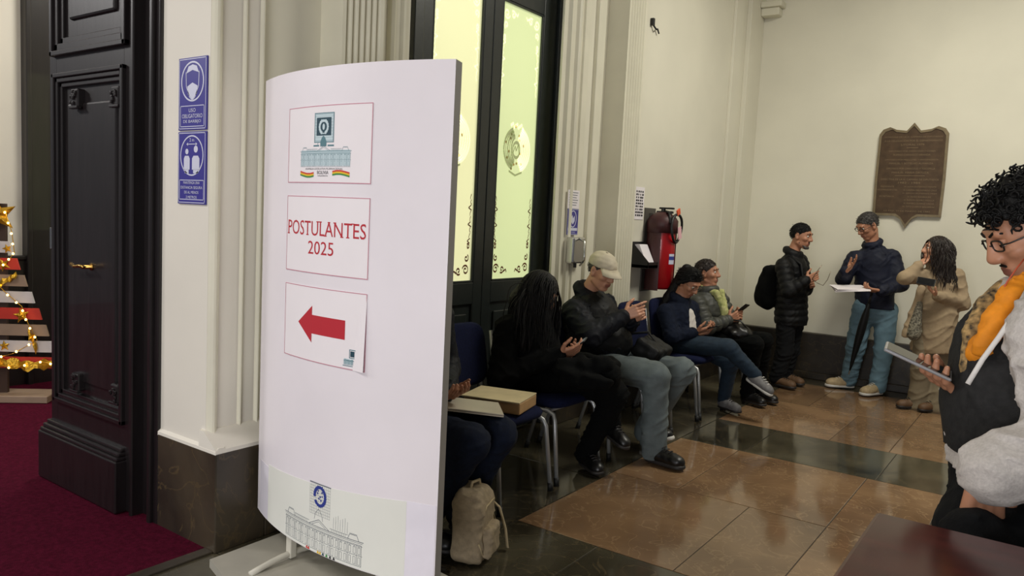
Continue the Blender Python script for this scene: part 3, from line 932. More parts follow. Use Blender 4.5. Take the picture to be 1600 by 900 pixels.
MB().tube([(XS+0.05, ym_, dz1-0.01), (XS+0.10, ym_, dz1-0.03), (XS+0.105, ym_, dz0+0.03), (XS+0.07, ym_, dz0-0.015)], 0.007, 8).build('lever', 'chrome', dp, True)
MB().lathe([(0.012, -0.03), (0.012, 0.01)], (XS+0.03, ym_, dz0), 10).build('nozzle', 'black_plastic', dp)
# little hook with a scrap of wire, high on the wall
h = PX(1019, 40, XF)
hk = MB().box((XF, h[1]-0.04, h[2]-0.005), (XF+0.03, h[1]-0.01, h[2]+0.05), 0.004)
hk.tube([(XF+0.01, h[1]-0.02, h[2]+0.01), (XF+0.03, h[1]+0.02, h[2]-0.03), (XF+0.02, h[1]+0.06, h[2]-0.015), (XF+0.02, h[1]+0.09, h[2]-0.045)], 0.007, 6)
tag(hk.build('wall_hook', 'black_plastic'), 'small black hook with wire stub high on the plain wall', 'hook')
# printed notice next to the far pilaster
q0, q1 = PX(993, 292, XF)[1], PX(1004, 300, XF)[1]
qz0, qz1 = PX(998, 343, XF)[2], PX(998, 292, XF)[2]
qn = tag(MB().box((XF+0.002, q0, qz0), (XF+0.004, q1+0.03, qz1)).build('paper_notice', 'paper'), 'white printed notice beside the far fluted pilaster', 'paper')
qk = Ink(); random.seed(3)
for k in range(9):
    zz = qz1-0.035-0.024*k
    for j in range(4):
        a = q0+0.015+j*(q1+0.02-q0)/4.4
        qk.rect(a, zz-0.009, a+random.uniform(0.015, 0.032), zz+0.006)
qk.build('printed_lines', onx_(XF+0.0046), 'dark_ink', qn)
# leaflet tray
b0 = PX(990, 416, XF+0.03); b1 = PX(1017, 416, XF+0.03)
tz0, tz1 = PX(1000, 418, XF+0.05)[2], PX(1000, 378, XF+0.05)[2]
tr = empty('leaflet_tray', (XF, (b0[1]+b1[1])/2, tz0)); tag(tr, 'black open leaflet tray fixed beside the fire extinguisher', 'tray')
ta, tb = b0[1], b1[1]
t_ = MB().box((XF, ta, tz0), (XF+0.16, tb, tz0+0.03), 0.004).box((XF, ta, tz0), (XF+0.012, tb, tz1), 0.003)
t_.prism([(0, 0), (0.16, 0), (0.16, 0.05), (0, tz1-tz0)], (XF, ta, tz0), (1, 0, 0), (0, 0, 1), (0, 0.008, 0))
t_.prism([(0, 0), (0.16, 0), (0.16, 0.05), (0, tz1-tz0)], (XF, tb-0.008, tz0), (1, 0, 0), (0, 0, 1), (0, 0.008, 0))
t_.box((XF+0.15, ta, tz0), (XF+0.16, tb, tz0+0.05), 0.002)
t_.build('tray', 'black_plastic', tr)
lf_ = MB().prism([(0.03, 0.032), (0.135, 0.032), (0.06, tz1-tz0-0.02), (0.02, tz1-tz0-0.02)], (XF, ta+0.02, tz0), (1, 0, 0), (0, 0, 1), (0, (tb-ta)*0.45, 0))
tag(lf_.build('leaflet_stack', 'paper'), 'stack of white leaflets standing in the black wall tray', 'leaflets')
# fire extinguisher with a thin dark grey sheet behind it
e0 = PX(1031, 400, XF+0.12); ez1 = PX(1027, 352, XF+0.12)[2]; ez0 = PX(1033, 450, XF+0.12)[2]
ey = e0[1]
ex = empty('fire_extinguisher', (XF+0.12, ey, ez0)); tag(ex, 'red fire extinguisher in a maroon cover hanging on the plain wall', 'extinguisher')
rr = 0.115
MB().lathe([(rr*0.8, 0), (rr, 0.02), (rr, (ez1-ez0)*0.96), (rr*0.85, (ez1-ez0)+0.03), (rr*0.4, (ez1-ez0)+0.07), (0.028, (ez1-ez0)+0.09)], (XF+0.125, ey, ez0), 28).build('cylinder', 'extinguisher_red', ex, True)
cv = []
cf = []
n = 22
for i, (zz, r_) in enumerate(((-0.01, rr+0.006), ((ez1-ez0)*0.97, rr+0.006), ((ez1-ez0)+0.045, rr*0.86), ((ez1-ez0)+0.085, 0.05))):
    for k in range(n+1):
        a = math.radians(42+ (360-42-48)*k/n)  # open on the room side
        cv.append((XF+0.125+r_*math.cos(a+math.radians(-20)), ey+r_*math.sin(a+math.radians(-20)), ez0+zz))
for i in range(3):
    for k in range(n):
        a = i*(n+1)+k
        cf.append((a, a+1, a+n+2, a+n+1))
mesh_obj('cover', cv, cf, 'maroon_leather', ex, True)
MB().lathe([(rr+0.012, 0), (rr+0.012, 0.10), (rr*0.9, 0.135), (rr*0.45, 0.17)], (XF+0.125, ey, ez1-0.06), 28).build('cover_hood', 'maroon_leather', ex, True)
hz_ = ez1+0.12
MB().box((XF+0.07, ey-0.02, hz_-0.02), (XF+0.21, ey+0.02, hz_), 0.006).box((XF+0.09, ey-0.015, hz_+0.015), (XF+0.22, ey+0.015, hz_+0.03), 0.006).tube([(XF+0.125, ey, hz_-0.05), (XF+0.125, ey, hz_+0.02)], 0.018, 10).build('valve_handle', 'black_plastic', ex)
hp = []
for k in range(25):
    a = 2*math.pi*k/24
    hp.append((XF+0.245+0.006*math.sin(a*2), ey+0.015+0.10*math.cos(a), ez1-0.02+0.115*math.sin(a)))
MB().tube(hp, 0.011, 8).tube([(XF+0.13, ey, hz_), (XF+0.2, ey-0.05, hz_-0.01), (XF+0.235, ey-0.085, ez1+0.02)], 0.011, 8).build('hose', 'black_plastic', ex, True)
MB().obox((XF+0.262, ey+0.045, ez1-0.055), (0.002, 0.032, 0.05), Matrix.Rotation(0.25, 3, 'X'), 0).build('inspection_tag', 'pink_tag', ex)
MB().obox((XF+0.25, ey+0.02, ez1+0.115), (0.006, 0.03, 0.025), Matrix.Rotation(0.4, 3, 'X'), 0.004).build('ribbon', 'orange_ribbon', ex)
lb = []
for k in range(6):
    a = math.radians(-28+k*7)
    for zz in (0, 0.085): lb.append((XF+0.125+(rr+0.001)*math.cos(a), ey+(rr+0.001)*math.sin(a), ez0+0.21+zz))
mesh_obj('printed_label', lb, [(2*k, 2*k+2, 2*k+3, 2*k+1) for k in range(5)], 'sign_pale', ex)
lb2 = [(x+0.0006, y_, (z-ez0-0.21)*0.35+ez0+0.245) for x, y_, z in lb]
mesh_obj('label_band', lb2, [(2*k, 2*k+2, 2*k+3, 2*k+1) for k in range(5)], 'blue_ink', ex)
MB().box((XF+0.0, ey-0.10, ez0-0.03), (XF+0.012, ey+0.10, ez1+0.14), 0.004).build('back_sheet', 'dark_grey', ex)
MB().box((XF, ey-0.03, ez1+0.06), (XF+0.05, ey+0.03, ez1+0.10), 0.004).build('bracket', 'dark_grey', ex)

# ------------------------------------------------------------------ bronze plaque on the back wall
YB = 8.30
pc = []
def pl(x, y): p = PY(x, y, YB-0.03); return (p[0], p[2])
outer = []
xl, xr_, zt, zb = -1.553, -0.957, 2.545, 1.700
def plaque_outline(o):
    """o = inset"""
    L, R_, T, B = xl+o, xr_-o, zt-o, zb+o
    c = (xl+xr_)/2
    pts = [(L, B)]
    pts += [(c-0.10+o*0.3, B), (c-0.05, B-0.03), (c, B-0.115-o*0.2+o*0.9), (c+0.05, B-0.03), (c+0.10-o*0.3, B)]
    pts += [(R_, B), (R_+0.006, B+0.35), (R_, T-0.06), (R_-0.03, T-0.015), (R_-0.09, T+0.008), (c+0.15, T-0.018), (c+0.06, T-0.03), (c, T+0.045-o*0.4), (c-0.06, T-0.03), (c-0.15, T-0.018), (L+0.09, T+0.008), (L+0.03, T-0.015), (L, T-0.06), (L-0.006, B+0.35)]
    return pts
pq = empty('plaque', ((xl+xr_)/2, YB-0.03, zb-0.115)); tag(pq, 'bronze commemorative plaque with raised lettering on the back wall', 'plaque')
po, pi_ = plaque_outline(0), plaque_outline(0.022)
n = len(po)
V = [(x, YB-0.001, z) for x, z in po]+[(x, YB-0.034, z) for x, z in po]+[(x, YB-0.034, z) for x, z in pi_]+[(x, YB-0.024, z) for x, z in pi_]
Fc = []
for a in range(3):
    for k in range(n): Fc.append((a*n+k, a*n+(k+1) % n, (a+1)*n+(k+1) % n, (a+1)*n+k))
mesh_obj('rim', V, Fc, 'bronze_edge', pq)
mesh_obj('field', [(x, YB-0.024, z) for x, z in pi_], [tuple(range(n))], 'bronze', pq)
lines = [('HOMENAJE DE LA H. CAMARA DE DIPUTADOS', 2.455, .50), ('A LA DELEGACION POR EL DEPARTAMENTO', 2.420, .50), ('LITORAL 1979', 2.383, .20),
 ('DIPUTADO POR CARACOLES Y COBIJA', 2.320, .40), ('RUFINO CARRASCO ARANDA', 2.287, .32), ('DIPUTADO POR MEJILLONES Y ANTOFAGASTA', 2.238, .46), ('MANUEL I. BOTELHO ALMANZA', 2.205, .38),
 ('DIPUTADO POR CARACOLES Y TOCOPILLA', 2.156, .42), ('MANUEL MARIA ORTUZA', 2.118, .32), ('DIRECTIVA DE LA H. CAMARA DE DIPUTADOS', 2.052, .50), ('1982 - 1984', 2.020, .19)]
lk = Ink(); cx_ = (xl+xr_)/2
for t, z, wd in lines: lk.text(t, cx_, z, wd, 0.017)
rows = [('PRESIDENTE', 'H. JUAN GUTIERREZ MONTE'), ('VICEPRESIDENTES', 'H. CARMEN MALDONADO CRUZ'), ('', 'H. SERGIO GUTIERREZ MEJIA'), ('SECRETARIOS', 'H. HUGO RODRIGUEZ'), ('', 'H. RAMON GOMEZ PADILLA'), ('', 'H. RAMIRO SUAREZ VACAS'), ('', 'H. TITO CLAROS BALDERAS')]
for k, (a, b) in enumerate(rows):
    z = 1.982-0.0315*k
    if a: lk.text(a, xl+0.11, z, 0.012*len(a), 0.014)
    lk.text(b, cx_+0.10, z, 0.0118*len(b), 0.014)
lk.text('LA PAZ, 23 DE MARZO DE 1984', cx_, 1.748, 0.40, 0.014)
lk.line((cx_-0.05, 2.354), (cx_+0.05, 2.354), 0.004).line((cx_-0.13, 2.088), (cx_+0.13, 2.088), 0.004)
lk.build('lettering', ony_(YB-0.0262), 'bronze_letter', pq)['kind'] = 'stuff'

# ------------------------------------------------------------------ slatted tree with stars and fairy lights
TO = np.array(PY(3, 615, 2.33)); TO[2] = 0.0
tu = nrm([0.72, 0.69, 0]); tn = nrm([0.69, -0.72, 0])
tre = empty('slat_tree', (TO[0], TO[1], 0.008)); tag(tre, 'wooden slat Christmas tree with gold stars and fairy lights', 'tree')
def tp(u, d, z): return TO+tu*u+tn*d+np.array([0, 0, z])
RTt = np.array([tu, -tn, (0, 0, 1)]).T
MB().obox(tp(0, -0.03, 0.72), (0.03, 0.015, 0.70), RTt, 0.003).build('post', 'tree_post', tre)
MB().obox(tp(0, -0.03, 0.035), (0.34, 0.12, 0.025), RTt, 0.005).build('foot', 'tree_tan', tre)
sl_cols = ['tree_white', 'tree_red', 'tree_tan', 'tree_white', 'tree_red', 'tree_tan', 'tree_white', 'tree_red']
for k in range(8):
    z = 1.115-0.118*k
    hw = 0.075+0.047*k
    MB().prism([(-hw-0.012, -0.040), (hw+0.012, -0.040), (hw-0.010, 0.040), (-hw+0.010, 0.040)], tp(0, 0, z), tu, (0, 0, 1), tn*0.018).build('slat', sl_cols[k], tre)
def star(u, d, z, r, rot=0.0):
    pts = []
    for k in range(10):
        a = math.pi/2+rot+k*math.pi/5; q = r if k % 2 == 0 else r*0.42
        pts.append((q*math.cos(a), q*math.sin(a)))
    mm = MB(); c0 = tp(u, d, z)
    P3 = [c0+tu*a+np.array([0, 0, b]) for a, b in pts]
    mm.add(P3+[c0+tn*r*0.22, c0-tn*0.006], [(k, (k+1) % 10, 10) for k in range(10)]+[((k+1) % 10, k, 11) for k in range(10)])
    return mm
star(0.0, 0.03, 1.34, 0.135, 0.2).build('top_star', 'gold_foil', tre)
for (u, z, r, ro) in ((0.055, 1.105, 0.035, 0.3), (0.03, 0.99, 0.05, 0.5), (0.145, 0.632, 0.058, 0.2), (0.03, 0.41, 0.04, 0.1), (-0.05, 0.75, 0.05, 0.4), (-0.16, 0.63, 0.05, 0.2)):
    star(u, 0.024, z, r, ro).build('star', 'gold_foil', tre)
# gold ribbon garlands
random.seed(5)
def garland(pts, wd):
    mm = MB(); P_ = []
    for i in range(len(pts)-1):
        for t in np.linspace(0, 1, 7, endpoint=False):
            a = np.array(pts[i]); b = np.array(pts[i+1]); q = a+(b-a)*t
            P_.append(q)
    P_.append(np.array(pts[-1]))
    V = []; Fc = []
    for i, q in enumerate(P_):
        w2 = wd*(0.7+0.3*math.sin(i*1.9)); dd = 0.045+0.016*math.sin(i*1.3)
        V += [tp(q[0], dd, q[1]-w2), tp(q[0]+0.008*math.sin(i), dd+0.014*math.cos(i*2.2), q[1]), tp(q[0], dd-0.008, q[1]+w2)]
    for i in range(len(P_)-1):
        for k in range(2): Fc.append((3*i+k, 3*i+3+k, 3*i+4+k, 3*i+1+k))
    mm.add(V, Fc); return mm
garland([(-0.42, 0.30), (-0.2, 0.265), (0.0, 0.30), (0.2, 0.27), (0.43, 0.30)], 0.045).build('ribbon', 'gold_foil', tre, True)
garland([(0.02, 0.86), (0.12, 0.92)], 0.03).build('ribbon', 'gold_foil', tre, True)
garland([(0.20, 0.52), (0.25, 0.40)], 0.05).build('ribbon', 'gold_foil', tre, True)
wr = [tp(0.06, 0.05, 1.36), tp(0.10, 0.05, 1.22), tp(0.115, 0.05, 1.08), tp(0.06, 0.05, 1.0), tp(-0.06, 0.05, 0.93), tp(0.05, 0.05, 0.80), tp(0.16, 0.05, 0.70), tp(0.20, 0.05, 0.58), tp(0.26, 0.05, 0.46), tp(0.10, 0.05, 0.36), tp(-0.1, 0.06, 0.3), tp(0.1, 0.07, 0.26), tp(0.3, 0.07, 0.31), tp(0.42, 0.06, 0.28)]
MB().tube(wr, 0.003, 5).build('light_wire', 'gold_foil', tre, True)
random.seed(11)
for i in range(26):
    t = i/25*(len(wr)-1); a = int(min(t, len(wr)-2)); q = wr[a]+(wr[a+1]-wr[a])*(t-a)
    MB().lathe([(0.002, -0.008), (0.007, -0.004), (0.007, 0.004), (0.002, 0.008)], q+tn*0.01, 6).build('fairy_light', 'fairy_bulb', tre)

# ------------------------------------------------------------------ dark red desk, near right
dk = empty('desk', (0.7, 1.1, 0)); tag(dk, 'glossy dark red wooden desk in the right foreground', 'desk')
MB().box((-0.245, 0.55, 0.93), (1.7, 1.60, 0.97), 0.008).build('desk_top', 'table_wood', dk)
MB().box((-0.18, 0.62, 0.012), (-0.14, 1.54, 0.93), 0.004).box((1.60, 0.62, 0.012), (1.64, 1.54, 0.93), 0.004).build('side_panel', 'table_wood', dk)
MB().box((-0.14, 1.46, 0.20), (1.60, 1.49, 0.93), 0.004).build('front_panel', 'table_wood', dk)

# ------------------------------------------------------------------ chairs
def rbox_pad(w, d, t, crown, curve=0.0, n=10):
    """rounded upholstered pad, local: x depth d, y width w, thickness t"""
    V = []; Fc = []
    def sup(a, p=0.5): return math.copysign(abs(a)**p, a)
    rings = [(0.0, 0.80), (0.25, 0.97), (0.6, 1.0), (0.85, 0.95), (1.0, 0.82)]
    m_ = 28
    for (h_, sc) in rings:
        for k in range(m_):
            a = 2*math.pi*k/m_
            V.append((d/2*sup(math.cos(a), 0.42)*sc, w/2*sup(math.sin(a), 0.42)*sc, t*h_))
    for i in range(len(rings)-1):
        for k in range(m_): Fc.append((i*m_+k, i*m_+(k+1) % m_, (i+1)*m_+(k+1) % m_, (i+1)*m_+k))
    V.append((0, 0, t+crown)); c = len(V)-1
    for k in range(m_): Fc.append((4*m_+k, 4*m_+(k+1) % m_, c))
    Fc.append(tuple(range(m_-1, -1, -1)))
    return np.array(V), Fc
def make_chair():
    r = empty('waiting_chair', (0, 0, 0))
    V, Fc = rbox_pad(0.45, 0.46, 0.065, 0.01)
    mesh_obj('seat', V+np.array([0, 0, 0.415]), Fc, 'chair_blue', r, True, True)
    V, Fc = rbox_pad(0.44, 0.36, 0.055, 0.006)
    th = math.radians(100)
    Rm = np.array(Matrix.Rotation(-math.radians(78), 3, 'Y'))
    # pad standing up, leaning back, slightly concave
    V = V.copy(); V[:, 2] += 0.10*V[:, 1]**2*4
    V2 = V@np.array([[math.cos(math.radians(80)), 0, math.sin(math.radians(80))], [0, 1, 0], [-math.sin(math.radians(80)), 0, math.cos(math.radians(80))]]).T
    V2 = np.stack([-(V[:, 2])*0.98 - V[:, 0]*0.17, V[:, 1], V[:, 0]*0.985 - V[:, 2]*0.1], 1)
    V2[:, 0] *= -1
    V2[:, 0] = -V[:, 0]*0.17 + V[:, 2]
    mesh_obj('backrest', V2+np.array([-0.275, 0, 0.725]), [tuple(reversed(f)) for f in Fc], 'chair_blue', r, True, True)
    for sg in (-1, 1):
        y1, y2 = sg*0.222, sg*0.243
        pts = [(0.245, y2, 0.03), (0.205, y1+sg*0.008, 0.36), (0.19, y1, 0.395), (0.15, y1, 0.412), (-0.15, y1, 0.412), (-0.205, y1, 0.43), (-0.235, y1, 0.48), (-0.29, sg*0.215, 0.82)]
        MB().tube(pts, 0.0125, 10).build('frame_tube', 'chair_metal', r, True, True)
        MB().tube([(-0.29, y2, 0.03), (-0.20, y1+sg*0.006, 0.30), (-0.13, y1, 0.405)], 0.0125, 10).build('leg', 'chair_metal', r, True, True)
        MB().tube([(0.2475, y2+sg*0.001, 0.0), (0.243, y2, 0.045)], 0.0165, 10).build('foot_cap', 'black_rubber', r, True, True)
        MB().tube([(-0.297, y2+sg*0.001, 0.0), (-0.284, y2, 0.045)], 0.0165, 10).build('foot_cap', 'black_rubber', r, True, True)
    MB().tube([(-0.14, -0.225, 0.405), (-0.14, 0.225, 0.405)], 0.010, 8).build('cross_bar', 'chair_metal', r, True, True)
    MB().tube([(0.14, -0.225, 0.405), (0.14, 0.225, 0.405)], 0.010, 8).build('cross_bar', 'chair_metal', r, True, True)
    return r
def copy_tree(o, parent=None):
    c = o.copy(); COL.objects.link(c); c.parent = parent
    for ch in [x for x in bpy.data.objects if x.parent == o and x is not c]:
        copy_tree(ch, c)
    return c
ch0 = make_chair()
chair_spots = [(-2.43, 2.71, 0.0, 'blue padded chair nearest the curved sign, under the person in jeans'),
 (-2.43, 3.30, 0.02, 'empty blue padded chair carrying a cardboard parcel'),
 (-2.45, 3.88, 0.0, 'blue padded chair under the person dressed in black'),
 (-2.45, 4.52, -0.03, 'blue padded chair under the person in the pale cap'),
 (-2.42, 5.38, 0.0, 'empty blue padded chair between the pale cap and the denim jacket'),
 (-2.42, 5.92, 0.0, 'blue padded chair under the person in the denim jacket'),
 (-2.42, 6.46, 0.0, 'blue padded chair under the person in the grey quilted jacket, last of the row')]
for i, (x, y, a, lb_) in enumerate(chair_spots):
    c = ch0 if i == 0 else copy_tree(ch0)
    c.location = (x, y, 0); c.rotation_euler = (0, 0, a)
    tag(c, lb_, 'chair', 'row of blue waiting chairs')
# parcel on the empty chair
cb = empty('cardboard_parcel', (-2.40, 3.33, 0.485)); tag(cb, 'flat brown cardboard parcel with papers lying on the empty chair', 'parcel')
Rz = np.array(Matrix.Rotation(0.25, 3, 'Z'))
MB().obox((-2.38, 3.30, 0.516), (0.16, 0.13, 0.030), Rz, 0.006).build('box', 'cardboard', cb)
MB().obox((-2.385, 3.295, 0.550), (0.165, 0.135, 0.004), Rz, 0.002).build('top_folder', 'kraft_light', cb)
# ------------------------------------------------------------------ implicit-surface modelling (smooth unions, meshed by surface nets)
def _cap(a, b, ra, rb, fd=None, fs=1.0, ribs=None):
    return ('c', np.array(a, float), np.array(b, float), ra, rb, None if fd is None else nrm(fd), fs, ribs)
def _ell(c, r, R=None):
    return ('e', np.array(c, float), np.array(r, float), np.eye(3) if R is None else np.array(R, float))
def _box(c, hf, R=None, rad=0.01):
    return ('b', np.array(c, float), np.array(hf, float), np.eye(3) if R is None else np.array(R, float), rad)
def _bounds(p):
    if p[0] == 'c':
        r = max(p[3], p[4])+(p[7][1] if p[7] else 0); return np.minimum(p[1], p[2])-r, np.maximum(p[1], p[2])+r
    if p[0] == 'e':
        e = np.sqrt(((p[3]*p[2][None, :])**2).sum(1)); return p[1]-e, p[1]+e
    e = (np.abs(p[3])*p[2][None, :]).sum(1)+p[4]; return p[1]-e, p[1]+e
def _dist(p, X, Y, Z):
    if p[0] == 'c':
        a, b, ra, rb, fd, fs, ribs = p[1:]
        x, y, z = X-a[0], Y-a[1], Z-a[2]
        ab = b-a; L2 = float(ab@ab)+1e-12
        if fd is not None:
            dt = (x*fd[0]+y*fd[1]+z*fd[2])
            # keep the axis on itself: flatten only the component off the axis
            t0 = np.clip((x*ab[0]+y*ab[1]+z*ab[2])/L2, 0, 1)
            off = dt - t0*float(ab@fd)
            s_ = (1.0/fs-1.0)*off
            x, y, z = x+s_*fd[0], y+s_*fd[1], z+s_*fd[2]
        t = np.clip((x*ab[0]+y*ab[1]+z*ab[2])/L2, 0, 1)
        d = np.sqrt((x-t*ab[0])**2+(y-t*ab[1])**2+(z-t*ab[2])**2)
        r = ra+(rb-ra)*t
        if ribs:
            s_ = t*math.sqrt(L2)+ribs[2]
            r = r+ribs[1]*(np.abs(np.sin(math.pi*s_/ribs[0]))-0.6)
        return (d-r)*(fs if fd is not None else 1.0)
    c, R = p[1], p[3]
    x, y, z = X-c[0], Y-c[1], Z-c[2]
    q = [x*R[0, i]+y*R[1, i]+z*R[2, i] for i in range(3)]
    if p[0] == 'e':
        r = p[2]
        k0 = np.sqrt((q[0]/r[0])**2+(q[1]/r[1])**2+(q[2]/r[2])**2)
        k1 = np.sqrt((q[0]/r[0]**2)**2+(q[1]/r[1]**2)**2+(q[2]/r[2]**2)**2)+1e-9
        return k0*(k0-1.0)/k1
    h = p[2]; q = [np.abs(q[i])-h[i] for i in range(3)]
    o = np.sqrt(np.maximum(q[0], 0)**2+np.maximum(q[1], 0)**2+np.maximum(q[2], 0)**2)
    return o+np.minimum(np.maximum(q[0], np.maximum(q[1], q[2])), 0)-p[4]
def smin(a, b, k):
    h = np.clip(0.5+0.5*(b-a)/k, 0, 1)
    return b+(a-b)*h-k*h*(1-h)
def wrinkle(amp, wl, seed=0, stretch=(1, 1, 1)):
    rs = np.random.RandomState(seed)
    K = [(rs.normal(size=3)/np.array(stretch), rs.uniform(0, 6.28)) for _ in range(7)]
    K = [(k/np.linalg.norm(k)*2*math.pi/(wl*rs.uniform(0.6, 1.6)), ph) for k, ph in K]
    def fn(X, Y, Z):
        s_ = 0
        for k, ph in K:
            s_ = s_+np.sin(X*k[0]+Y*k[1]+Z*k[2]+ph)
        return amp*s_/3.0
    return fn
def folds(amp, wl, seed=0):
    """cloth creases: warped thin ridges with calm patches between them"""
    rs = np.random.RandomState(seed+20)
    K = []
    for i in range(5):
        k1 = rs.normal(size=3); k1[2] *= 1.5; k1 = k1/np.linalg.norm(k1)*math.pi/(wl*rs.uniform(0.7, 1.5))
        k2 = rs.normal(size=3); k2 = k2/np.linalg.norm(k2)*2*math.pi/(wl*rs.uniform(2.0, 3.5))
        k3 = rs.normal(size=3); k3 = k3/np.linalg.norm(k3)*2*math.pi/(wl*rs.uniform(3.0, 5.0))
        K.append((k1, k2, k3, rs.uniform(0, 6.28, 3)))
    def fn(X, Y, Z):
        o_ = 0
        for k1, k2, k3, ph in K:
            w_ = np.sin(X*k1[0]+Y*k1[1]+Z*k1[2]+1.4*np.sin(X*k2[0]+Y*k2[1]+Z*k2[2]+ph[1])+ph[0])
            m_ = np.clip(0.35+0.9*np.sin(X*k3[0]+Y*k3[1]+Z*k3[2]+ph[2]), 0, 1)
            o_ = o_-amp*(1-np.abs(w_))**2*m_
        return o_+amp*0.25
    return fn
def strands(c, f, u, n=500, L=(0.02, 0.035), s=1.0, vol=1.0, line=(0.078, 0.066), nape=(-0.075, -0.05), rad=0.0022, grav=0.25, lift=0.35, seg=4, seed=1, part=None, back=0.6, body=None, wave=0.0, sides=3):
    """individual locks rooted on the scalp; short ones lie back, long ones fall and slide over head and shoulders"""
    f, u, r = frame_of(f, u)
    rs = np.random.RandomState(seed)
    rad3 = s*vol*np.array([0.081, 0.103, 0.096]); c0 = c+s*(-0.014*f+0.034*u)
    P0 = c+s*(line[0]*f+line[1]*u); P1 = c+s*(nape[0]*f+nape[1]*u); dv = nrm(P1-P0); nn = np.cross(dv, r)
    if nn@u > 0: nn = -nn
    TV = []; TF = []; cnt = 0; tries = 0
    R = np.stack([r, f, u], 1)
    while cnt < n and tries < n*20:
        tries += 1
        d = rs.normal(size=3); d /= np.linalg.norm(d)
        p = c0+R@(rad3*d)
        if (p-P0)@nn > -0.002: continue
        nrm_ = nrm(R@(d/rad3))
        tang = -f*back+rs.normal(size=3)*0.25
        if part is not None:
            tang = r*np.sign(d[0]+0.02)*part-f*0.25+rs.normal(size=3)*0.12-u*0.2
        v = nrm(tang-nrm_*(tang@nrm_)+nrm_*lift)
        Lh = rs.uniform(*L); ds = Lh/seg
        pts = [p-nrm_*0.004]
        ph = rs.uniform(0, 6.28)
        for j in range(seg):
            v = nrm(v+np.array([0, 0, -grav]))
            q = pts[-1]+v*ds
            if wave: q = q+wave*(r*math.sin(ph+j*1.3)+f*math.cos(ph*1.7+j*1.1))
            e = R.T@(q-c0)/(rad3*1.02); m_ = np.linalg.norm(e)
            if m_ < 1: q = c0+R@(rad3*1.02*e/m_)
            if body is not None:
                for (bc, br) in body:
                    w_ = q-bc; m_ = np.linalg.norm(w_)
                    if m_ < br: q = bc+w_/m_*br
            v = nrm(q-pts[-1]) if grav > 0.3 else v
            pts.append(q)
        rr = [rad]*(len(pts)-1)+[rad*0.35]
        m = MB().tube(pts, rr, sides, caps=False)
        k_ = len(TV); TV += m.v; TF += [tuple(i+k_ for i in q) for q in m.f]; cnt += 1
    return np.array(TV), np.array(TF)
